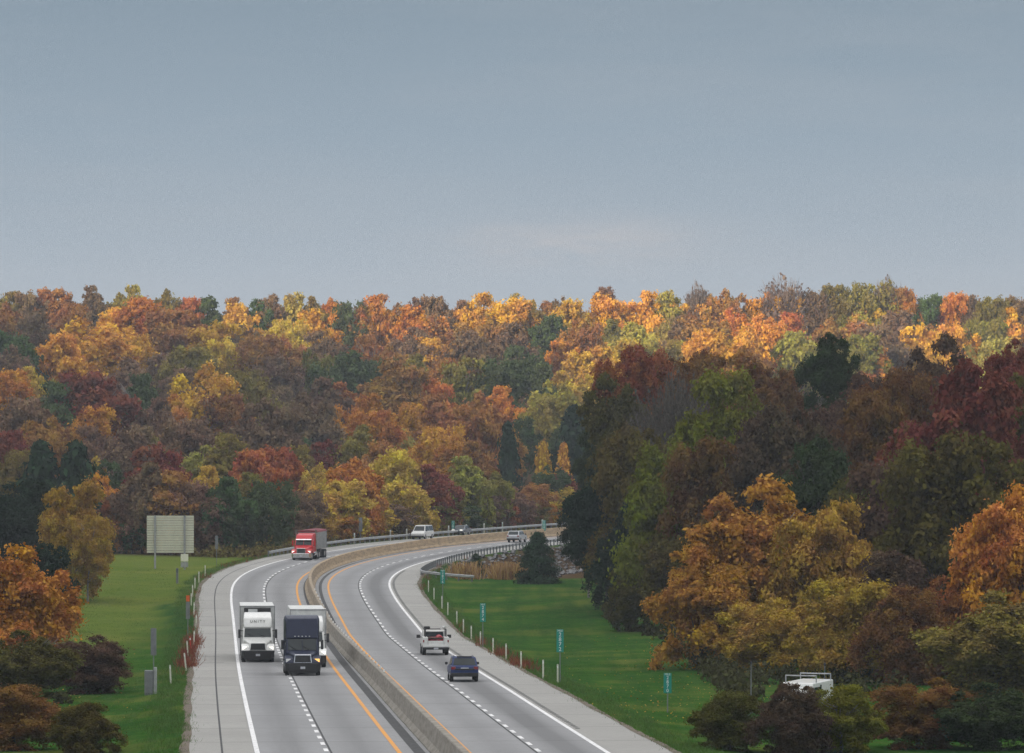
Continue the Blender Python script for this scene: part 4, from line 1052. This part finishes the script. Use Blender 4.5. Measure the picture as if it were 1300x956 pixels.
# nearer trees: column, top row, width px, distance, colour, shape, label
NEARLIST = [
 (805, 440, 84, 520, 'R', None, 'tall tree with scarlet top standing above the evergreen group'),
 (784, 478, 84, 515, 'L', None, 'dark olive tree at the left end of the right-hand wood'),
 (762, 548, 58, 520, 'E', None, 'dull green tree just left of the evergreen group'),
 (862, 492, 96, 505, 'T', None, 'nearly bare tree with grey branches right of the scarlet-topped tree'),
 (845, 455, 76, 530, 'U', None, 'rust brown tree standing behind the bare grey tree'),
 (920, 474, 128, 440, 'K', None, 'green-topped broad tree in the middle of the right-hand wood'),
 (885, 448, 82, 535, 'U', None, 'rust brown tree behind the green-topped broad tree'),
 (935, 446, 82, 545, 'U', None, 'reddish brown tree rising right behind the green-topped broad tree'),
 (985, 462, 86, 500, 'U', None, 'dark russet tree right of the green-topped broad tree'),
 (1056, 424, 66, 470, 'E', None, 'dark green crown poking above the right-hand wood'),
 (1000, 520, 130, 420, 'B', None, 'grey-brown thin tree in the middle of the right-hand wood'),
 (1085, 478, 100, 450, 'B', None, 'grey-brown tree below the dark green crown'),
 (1135, 470, 96, 440, 'U', None, 'brown tree left of the crimson oak'),
 (1185, 428, 104, 455, 'B', None, 'dark brown crown behind the crimson oak'),
 (1110, 500, 110, 425, 'U', None, 'dull russet tree left of the crimson oak'),
 (1235, 466, 190, 385, 'M', None, 'wide crimson oak near the right edge'),
 (1296, 430, 80, 430, 'M', None, 'dark red crown at the right edge above the crimson oak'),
 (850, 568, 124, 430, 'K', None, 'yellow-green leafy tree beside the evergreen group'),
 (900, 560, 110, 425, 'U', None, 'dull brown tree behind the yellow-green leafy tree'),
 (772, 578, 100, 470, 'D', 'bush', 'tallest dark evergreen of the group at the field edge'),
 (747, 622, 60, 490, 'D', 'bush', 'leftmost dark evergreen of the group at the field edge'),
 (806, 640, 100, 455, 'D', 'bush', 'rightmost dark evergreen of the group at the field edge'),
 (815, 545, 110, 462, 'L', None, 'dark olive tree rising behind the evergreen group'),
 (872, 650, 100, 425, 'L', None, 'shaded olive tree between evergreens and the big golden tree'),
 (800, 712, 60, 428, 'L', 'bush', 'small brown-leaved tree at the foot of the evergreen group'),
 (955, 612, 190, 350, 'G', None, 'big golden tree spreading over the right field'),
 (1045, 640, 130, 345, 'Y', None, 'yellow tree leaning on the right side of the big golden one'),
 (892, 690, 120, 345, 'G', None, 'low golden branching tree at the left of the big golden one'),
 (1035, 560, 110, 390, 'E', None, 'dark green tree behind the two yellow trees'),
 (1125, 590, 140, 365, 'B', None, 'purple-brown tree right of the big golden tree'),
 (1215, 555, 180, 350, 'L', None, 'huge dark olive tree below the crimson oak'),
 (1130, 700, 120, 335, 'B', 'bush', 'purple-brown undergrowth tree above the parked work van'),
 (1296, 620, 150, 318, 'O', None, 'bright orange tree at the right edge'),
 (1215, 735, 90, 318, 'R', 'bush', 'red-orange small tree left of the yellow-green corner tree'),
 (1268, 752, 165, 292, 'V', 'bush', 'yellow-green bushy tree in the lower right corner'),
 (1075, 735, 120, 318, 'Y', 'bush', 'low yellow-brown tree behind the parked work van'),
 (1155, 745, 115, 312, 'U', 'bush', 'rust brown tree beside the yellow-green corner tree'),
 (1296, 480, 90, 400, 'L', None, 'shaded olive tree at the right edge below the dark red crown'),
 (975, 760, 110, 332, 'Y', 'bush', 'low yellow-brown tree under the big golden one'),
 (1010, 650, 140, 368, 'U', None, 'dull brown tree behind the big golden tree'),
 (1090, 610, 100, 385, 'L', None, 'dark olive tree between yellow and purple-brown trees'),
 (1170, 640, 110, 372, 'E', None, 'shaded green tree left of the huge dark olive tree'),
 (2, 612, 110, 515, 'D', 'bush', 'tall dark evergreen at the left edge'),
 (44, 632, 84, 510, 'D', 'bush', 'dark evergreen between the left edge and the yellow tree'),
 (90, 612, 84, 482, 'Y', None, 'yellow tree behind the left field'),
 (112, 655, 56, 476, 'Y', 'bush', 'smaller yellow tree at the right of the left yellow tree'),
 (64, 690, 70, 425, 'D', 'bush', 'low dark evergreen behind the orange foreground tree'),
 (10, 690, 150, 318, 'O', 'bush', 'orange-brown foreground tree in the lower left corner'),
 (108, 808, 104, 308, 'B', 'bush', 'purple-brown shrub right of the orange foreground tree'),
 (36, 800, 100, 300, 'L', 'bush', 'olive shrub under the orange foreground tree'),
 (928, 876, 90, 236, 'L', 'bush', 'olive bush at the bottom edge left of the work van'),
 (1008, 866, 92, 234, 'B', 'bush', 'grey-brown bush at the bottom edge in front of the work van'),
 (1068, 867, 96, 236, 'K', 'bush', 'leafy green bush at the bottom edge right of the work van'),
 (1165, 862, 120, 240, 'U', 'bush', 'rust brown bush at the bottom edge below the dark olive tree'),
 (1262, 866, 130, 238, 'E', 'bush', 'dark green bush at the bottom right corner'),
 (20, 868, 110, 240, 'U', 'bush', 'rust brown bush at the bottom left corner'),
 (108, 890, 84, 236, 'L', 'bush', 'olive bush at the bottom edge under the purple-brown shrub'),
 (325, 641, 66, 655, 'G', None, 'lone round orange tree beside the board sign'),
 (364, 668, 40, 690, 'O', None, 'small orange tree just left of the red truck'),
]
for i, (cx, top, wpx, d, code, shape, lab) in enumerate(NEARLIST):
    x = (cx-650)*d/F; z = g1(x, d); h = EYE+(HOR-top)*d/F-z; w = wpx*d/F*(.98 if shape == 'cone' else 1.22)
    tint = 1.0 if d > 540 else {'U': .55, 'L': .5, 'B': .55, 'E': .6, 'T': .7, 'Y': .76, 'G': .64, 'O': 1.12, 'V': .7, 'K': .75, 'M': .8, 'R': .8, 'D': .85}.get(code, 1.0)  # most leaf colours darkened for the shade over the nearer trees
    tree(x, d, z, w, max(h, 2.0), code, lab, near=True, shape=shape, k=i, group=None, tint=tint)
# the small cedar at the field lip
x, y, z = at(683, 741); h = EYE+(HOR-677)*y/F-z; tree(x, y, z, 52*y/F, h, 'D', 'small bushy cedar alone at the far lip of the right field', near=True, shape='cone', tint=1.35, name='cedar_tree')
x, y, z = at(604, 730); tree(x, y+3, z, 2.2, 2.6, 'D', 'tiny dark cedar between the tan grass clumps', near=True, shape='cone', name='cedar_tree')

# the woods go on past both sides of the picture
def wood_mass(name, me_src, spots, col, label):
    n = len(me_src.vertices); co = np.empty(n*3, dtype=np.float32); me_src.vertices.foreach_get('co', co); co = co.reshape(-1, 4, 3)
    out = []
    r_ = np.random.default_rng(len(spots)+7)
    for x, y, w, h in spots:
        q = co[r_.random(len(co)) < .5]; a = r_.random()*6.28; c_, s_ = math.cos(a), math.sin(a)
        out.append(np.stack([(q[..., 0]*c_-q[..., 1]*s_)*w+x, (q[..., 0]*s_+q[..., 1]*c_)*w+y, q[..., 2]*h+g1(x, y)-.1], -1))
    o = link_mesh(name, quads_np(name, np.concatenate(out), M['leaf'])); o.color = (*col, 1); tag(o, label, 'woods', kind='stuff')
r2 = random.Random(44)
sets = [[], [], []]
for q in range(240):
    side = 1 if q % 3 else -1
    d_ = r2.uniform(300, 1120)
    px = 1312+38000/d_+r2.random()**1.4*600 if side > 0 else -12-38000/d_-r2.random()*380
    x = (px-650)*d_/F; s_, o_ = to_road(x, d_)
    if EDGE_L-7 < o_[0] < EDGE_R+7: continue
    w = r2.uniform(9, 15); sets[q % 3 if side > 0 else r2.randrange(3)].append((x, d_, w, w*r2.uniform(1.1, 1.5)))
for st_, (c_, w_) in zip(sets, (((.2, .11, .045), 'rust brown'), ((.3, .2, .045), 'dull yellow'), ((.09, .1, .035), 'dark green'))):
    wood_mass('side_woods', FAR[2], st_, c_, w_ + ' woods continuing past both sides of the view')

# ------------------------------------------------------------------ stuff: brush, tan grass, weeds, rip-rap
def tufts(name, pts, hgt, wid, col, label, cat, n=14, lean=.35, mat=None):
    """blades fanning from many points, one object"""
    global rng
    rng = np.random.default_rng(len(pts))
    P = np.repeat(np.array(pts), n, 0); k = len(P)
    P = P + np.concatenate([rng.normal(0, wid, (k, 2)), np.zeros((k, 1))], 1)
    H = hgt*(.5+.8*rng.random(k))[:, None]
    dirv = np.concatenate([rng.normal(0, lean, (k, 2)), np.ones((k, 1))], 1)
    a = rng.random(k)*6.283; side = np.stack([np.cos(a), np.sin(a), 0*a], 1)*hgt*.045
    q = np.stack([P-side, P+side, P+dirv*H+side*.4, P+dirv*H-side*.4], 1)
    o = link_mesh(name, quads_np(name, q, mat or M['leaf'])); o.color = (*col, 1)
    return tag(o, label, cat, kind='stuff')
rr = random.Random(5)
pts = []
for q in range(90):
    px = rr.choice([rr.gauss(590, 6), rr.gauss(652, 14), rr.gauss(645, 14)]); x, y, z = at(px, 737); y += rr.uniform(2, 26)
    pts.append(((px-650)*y/F, y, g1((px-650)*y/F, y)))
tufts('tan_grass', pts, 1.6, .5, (.36, .22, .09), 'tall tan grass clumps along the far lip of the right field', 'grass', 60, .25)
pts = []
for s in np.arange(190, 600, .3):
    o = rr.uniform(.2, 2.4)
    for side in (-1, 1):
        if rr.random() < .55:
            o = rr.uniform(.25, 2.2); oo = EDGE_R+o if side > 0 else EDGE_L-o
            p = road(s, oo); pts.append((p[0], p[1], g1(p[0], p[1])-.02))
tufts('verge_grass', pts, .22, .35, (.075, .14, .03), 'rough uncut grass along both shoulders', 'grass', 40, .5)
pts = []
for q in range(150):
    s = rr.choice([rr.gauss(372, 6), rr.gauss(400, 7), rr.gauss(345, 5), rr.uniform(320, 600)]); side = rr.choice((-1, 1, -1)); oo = EDGE_R+rr.uniform(.1, 1.2) if side > 0 else EDGE_L-rr.uniform(.0, .9)
    p = road(s, oo); pts.append((p[0], p[1], g1(p[0], p[1])))
tufts('dry_weeds', pts, .55, .25, (.2, .06, .035), 'reddish dry weeds along the pavement edges', 'weeds', 14, .4)
pts = []
for q in range(900):
    x, y, z = at(rr.uniform(80, 230), rr.uniform(722, 930)); pts.append((x, y, z-.02))
for q in range(900):
    x, y, z = at(rr.uniform(600, 960), rr.uniform(740, 930)); pts.append((x, y, z-.02))
pts = [p for p in pts if not EDGE_L-.3 < float(to_road(p[0], p[1])[1][0]) < EDGE_R+.3]
tufts('field_grass', pts, .14, .5, (.06, .12, .022), 'scattered longer grass blades over the mown fields', 'grass', 30, .5)
# brush along the foot of the wood behind the outer guardrail
global_pts = []
co = []
rng = np.random.default_rng(77)
for name, lo, hi, o0, o1, hgt, col, lab in (('brush', 600, 860, EDGE_L-14, EDGE_L-2.2, 2.6, (.2, .16, .045), 'low yellowish brush along the wood edge behind the outer guardrail'),):
    n = 420; ss = rng.uniform(lo, hi, n); oo = rng.uniform(o0, o1, n); P = []
    for s_, o_ in zip(ss, oo):
        p = road(s_, o_); P.append((p[0], p[1], g1(p[0], p[1])))
    P = np.array(P); q = 90
    r = .7+.9*rng.random(n)
    C = np.repeat(P, q, 0); rad = np.repeat(r, q)
    dd = unit(rng.normal(0, 1, (n*q, 3))); dd[:, 2] = abs(dd[:, 2])
    pp = C + dd*rad[:, None]*np.array([1, 1, 1.3])*rng.random((n*q, 1))**.4
    o = link_mesh(name, quads_np(name, leaf_quads(pp, dd, .3), M['leaf'])); o.color = (*col, 1); tag(o, lab, 'brush', kind='stuff')
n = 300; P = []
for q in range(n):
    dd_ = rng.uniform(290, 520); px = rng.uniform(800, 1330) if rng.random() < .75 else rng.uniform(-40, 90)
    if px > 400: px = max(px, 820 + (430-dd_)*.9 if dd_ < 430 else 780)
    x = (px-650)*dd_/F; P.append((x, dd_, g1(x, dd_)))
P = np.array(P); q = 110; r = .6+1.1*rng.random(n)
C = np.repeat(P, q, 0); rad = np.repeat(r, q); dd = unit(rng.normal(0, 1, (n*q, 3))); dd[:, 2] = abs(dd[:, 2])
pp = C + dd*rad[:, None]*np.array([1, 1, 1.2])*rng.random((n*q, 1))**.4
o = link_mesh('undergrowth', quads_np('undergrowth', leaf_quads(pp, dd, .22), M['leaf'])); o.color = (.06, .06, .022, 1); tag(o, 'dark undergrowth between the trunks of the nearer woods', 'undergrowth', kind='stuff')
P = []
for q in range(1500):
    px, py = (rr.gauss(900, 90), rr.uniform(790, 940)) if rr.random() < .7 else (rr.gauss(60, 55), rr.uniform(800, 930))
    if 250 < px < 690: continue
    d_ = F*(EYE-.2)/(py-HOR); P.append(((px-650)*d_/F, d_, 0))
P = np.array(P); P[:, 2] = ground(P[:, 0], P[:, 1]) + .05
rng = np.random.default_rng(5); o = link_mesh('fallen_leaves', quads_np('fallen_leaves', leaf_quads(P, np.tile([0, 0, 1.], (len(P), 1)), .085, 1.3, .4), M['leaf'])); o.color = (.4, .22, .05, 1); tag(o, 'fallen yellow leaves on the grass under the field-edge trees', 'leaves', kind='stuff')
# rip-rap stones on the bank inside the guardrail
m = plain('stone', (0.19, 0.19, 0.195), .9, dirt=.5, scale=.9); M['stone'] = m
mb = MB()
for q in range(900):
    s = rr.uniform(S_RAIL+8, 735); o = EDGE_R + rr.uniform(.8, 8.5)
    p = road(s, o); z = g1(p[0], p[1]); r = rr.uniform(.18, .5)
    base = [Vector(v)*r for v in ((1,0,0),(-1,0,0),(0,1,0),(0,-1,0),(0,0,.8),(0,0,-.6),(.6,.6,.4),(-.6,.5,.4),(.5,-.6,.45),(-.6,-.6,.35))]
    vs_ = [(b.x*rr.uniform(.7, 1.2)+p[0], b.y*rr.uniform(.7, 1.2)+p[1], b.z*rr.uniform(.7, 1.1)+z+r*.15) for b in base]
    mb.add(vs_, [(0,6,4),(6,2,4),(2,7,4),(7,1,4),(1,9,4),(9,3,4),(3,8,4),(8,0,4),(0,6,5),(6,2,5),(2,7,5),(7,1,5),(1,9,5),(9,3,5),(3,8,5),(8,0,5)])
o = mb.build('riprap_stones', M['stone']); tag(o, 'grey broken stones covering the bank below the inner guardrail', 'stones', kind='stuff')

# ------------------------------------------------------------------ sky, sun, added shade bank, haze
SUN_EL, SUN_AZ = R(13), R(-148)           # azimuth measured clockwise from +y: behind the camera, to the left
world = bpy.data.worlds.new('World'); scn.world = world; world.use_nodes = True
nt = NT(world.node_tree); bg = nt.n['Background']
sky = nt.new('ShaderNodeTexSky', sky_type='NISHITA', sun_disc=False, sun_elevation=SUN_EL, sun_rotation=SUN_AZ)
tc = nt.new('ShaderNodeTexCoord'); sep = nt.new('ShaderNodeSeparateXYZ'); nt.link(tc.outputs['Generated'], sep.inputs[0])
el = sep.outputs[2]
# grey-blue overcast: pale at the horizon, slate a few degrees up, bright white deck overhead
e1 = nt.ramp(nt.math('MULTIPLY', el, 10.0, True), [(0.0, (5.8, 6.1, 6.65)), (0.3, (4.95, 5.75, 6.75)), (0.62, (3.7, 4.7, 5.8)), (0.95, (2.9, 3.8, 4.75))])
e2 = nt.ramp(el, [(0.14, 0.0), (0.8, 1.0)])
deck = nt.mix(e2, e1, (23.0, 22.6, 22.2))
mp = nt.new('ShaderNodeMapping'); mp.inputs['Scale'].default_value = (9, 9, 60); nt.link(tc.outputs['Generated'], mp.inputs[0])
wn = nt.noise(mp.outputs[0], 1.0, 6, .6)
deck = nt.mix(nt.math('MULTIPLY', nt.ramp(wn, [(.45, 0.), (.72, 1.)]), .16), deck, (6.0, 6.1, 6.5))
gx_ = nt.math('DIVIDE', nt.math('SUBTRACT', sep.outputs[0], .012), .024); gz_ = nt.math('DIVIDE', nt.math('SUBTRACT', el, .0385), .0052)
ms = nt.math('POWER', 2.718, nt.math('MULTIPLY', nt.math('ADD', nt.math('MULTIPLY', gx_, gx_), nt.math('MULTIPLY', gz_, gz_)), -1.0))
mp2 = nt.new('ShaderNodeMapping'); mp2.inputs['Scale'].default_value = (40, 40, 190); mp2.inputs['Rotation'].default_value = (0, R(10), 0); nt.link(tc.outputs['Generated'], mp2.inputs[0])
deck = nt.mix(nt.math('MULTIPLY', nt.math('MULTIPLY', ms, nt.ramp(nt.noise(mp2.outputs[0], 1.0, 6, .6), [(.32, 0.), (.7, 1.)])), .75), deck, (6.9, 6.55, 6.75))
col = nt.mix(0.06, deck, sky.outputs[0])
nt.link(col, bg.inputs['Color']); bg.inputs['Strength'].default_value = 0.08

sun_d = bpy.data.lights.new('sun', 'SUN'); sun = bpy.data.objects.new('sun', sun_d); COL.objects.link(sun)
sun_d.energy = 4.9; sun_d.angle = R(0.6); sun_d.color = (1.0, 0.78, 0.52)
sv = Vector((math.sin(SUN_AZ)*math.cos(SUN_EL), math.cos(SUN_AZ)*math.cos(SUN_EL), math.sin(SUN_EL)))   # towards the sun
sun.rotation_euler = sv.to_track_quat('Z', 'Y').to_euler(); sun.location = (-200, -300, 300)

# unseen cloudlike bank added behind the camera, shaped to shade the valley below the ridge
def shade_cloud():
    T = 3000.0                                    # metres up the sun ray
    # outline of the lit edge on the hill: (x, y, z) points that lie exactly on the shadow border
    edge = [(-700, 1240, 60), (-260, 1150, 50), (-125, 1100, 46), (-70, 1070, 44), (-35, 1030, 38), (-10, 985, 32), (10, 930, 22), (24, 900, 16), (40, 950, 27), (60, 980, 31), (110, 990, 31), (220, 990, 31), (700, 990, 31)]
    back = [(700, -250, 0), (-700, -250, 0)]
    c0 = Vector((0, 600, 10)) + sv*T
    u = Vector((sv.y, -sv.x, 0)).normalized(); w = sv.cross(u).normalized()
    ring = []
    for p in edge+back:
        q = Vector(p)-Vector((0, 600, 10)); ring.append((q.dot(u), q.dot(w)))
    # dense outline, slightly puffy
    dense = []
    for i in range(len(ring)):
        a, b = ring[i], ring[(i+1) % len(ring)]; n = max(2, int(math.hypot(b[0]-a[0], b[1]-a[1])/14))
        for k in range(n):
            t_ = k/n; dense.append((a[0]+(b[0]-a[0])*t_+random.uniform(-4, 4), a[1]+(b[1]-a[1])*t_+random.uniform(-3, 3)))
    cx_ = sum(p[0] for p in dense)/len(dense); cy_ = sum(p[1] for p in dense)/len(dense)
    V, Fc = [], []; n = len(dense)
    layers = [(.0, -70), (.6, -60), (.9, -35), (1.0, 0), (.9, 45), (.6, 85), (.0, 100)]
    for f_, dep in layers:
        for i, (a, b) in enumerate(dense):
            pz = dep*(1+.25*math.sin(i*.37)*math.sin(i*.11))
            V.append(tuple(c0 + u*(cx_+(a-cx_)*f_) + w*(cy_+(b-cy_)*f_) + sv*pz))
    for L_ in range(len(layers)-1):
        for i in range(n):
            j = (i+1) % n; Fc.append((L_*n+i, L_*n+j, (L_+1)*n+j, (L_+1)*n+i))
    m, nt_, bs_ = new_mat('added_cloud_white'); bs_.inputs['Roughness'].default_value = 1
    tcn = nt_.new('ShaderNodeTexCoord'); nn = nt_.noise(tcn.outputs['Object'], .01, 5)
    nt_.link(nt_.mix(nn, (.7, .71, .73), (.9, .9, .9)), bs_.inputs['Base Color'])
    tag(link_mesh('added_cloud', mesh_np('added_cloud', V, Fc, m, True)), 'unseen cloudlike bank added to shade the valley', 'added_cloud', kind='structure')
shade_cloud()

# valley haze
HAZE = 0.00013
if HAZE:
    m = bpy.data.materials.new('haze_air'); m.use_nodes = True; nt = NT(m.node_tree)
    nt.n.remove(nt.n['Principled BSDF']); out = [x for x in nt.n if x.type == 'OUTPUT_MATERIAL'][0]
    pv = nt.new('ShaderNodeVolumePrincipled'); pv.inputs['Color'].default_value = (.82, .9, 1, 1); pv.inputs['Density'].default_value = HAZE; pv.inputs['Anisotropy'].default_value = .2
    nt.link(pv.outputs[0], out.inputs['Volume'])
    zl = float(ZZ.min())-1
    o = MB().box(-1350, 1350, -650, 2050, zl, 85).build('haze', m); tag(o, 'thin blue-grey haze filling the valley', 'haze', kind='stuff')

scn.view_settings.view_transform = 'Standard'; scn.view_settings.look = 'None'; scn.view_settings.exposure = 0.0; scn.view_settings.gamma = 1.0
scn.cycles.max_bounces = 5; scn.cycles.diffuse_bounces = 2; scn.cycles.transmission_bounces = 2; scn.cycles.volume_bounces = 0; scn.cycles.glossy_bounces = 2
scn.cycles.use_adaptive_sampling = False; scn.cycles.denoising_input_passes = 'RGB_ALBEDO_NORMAL'; scn.cycles.denoising_prefilter = 'NONE'; scn.cycles.use_denoising = True
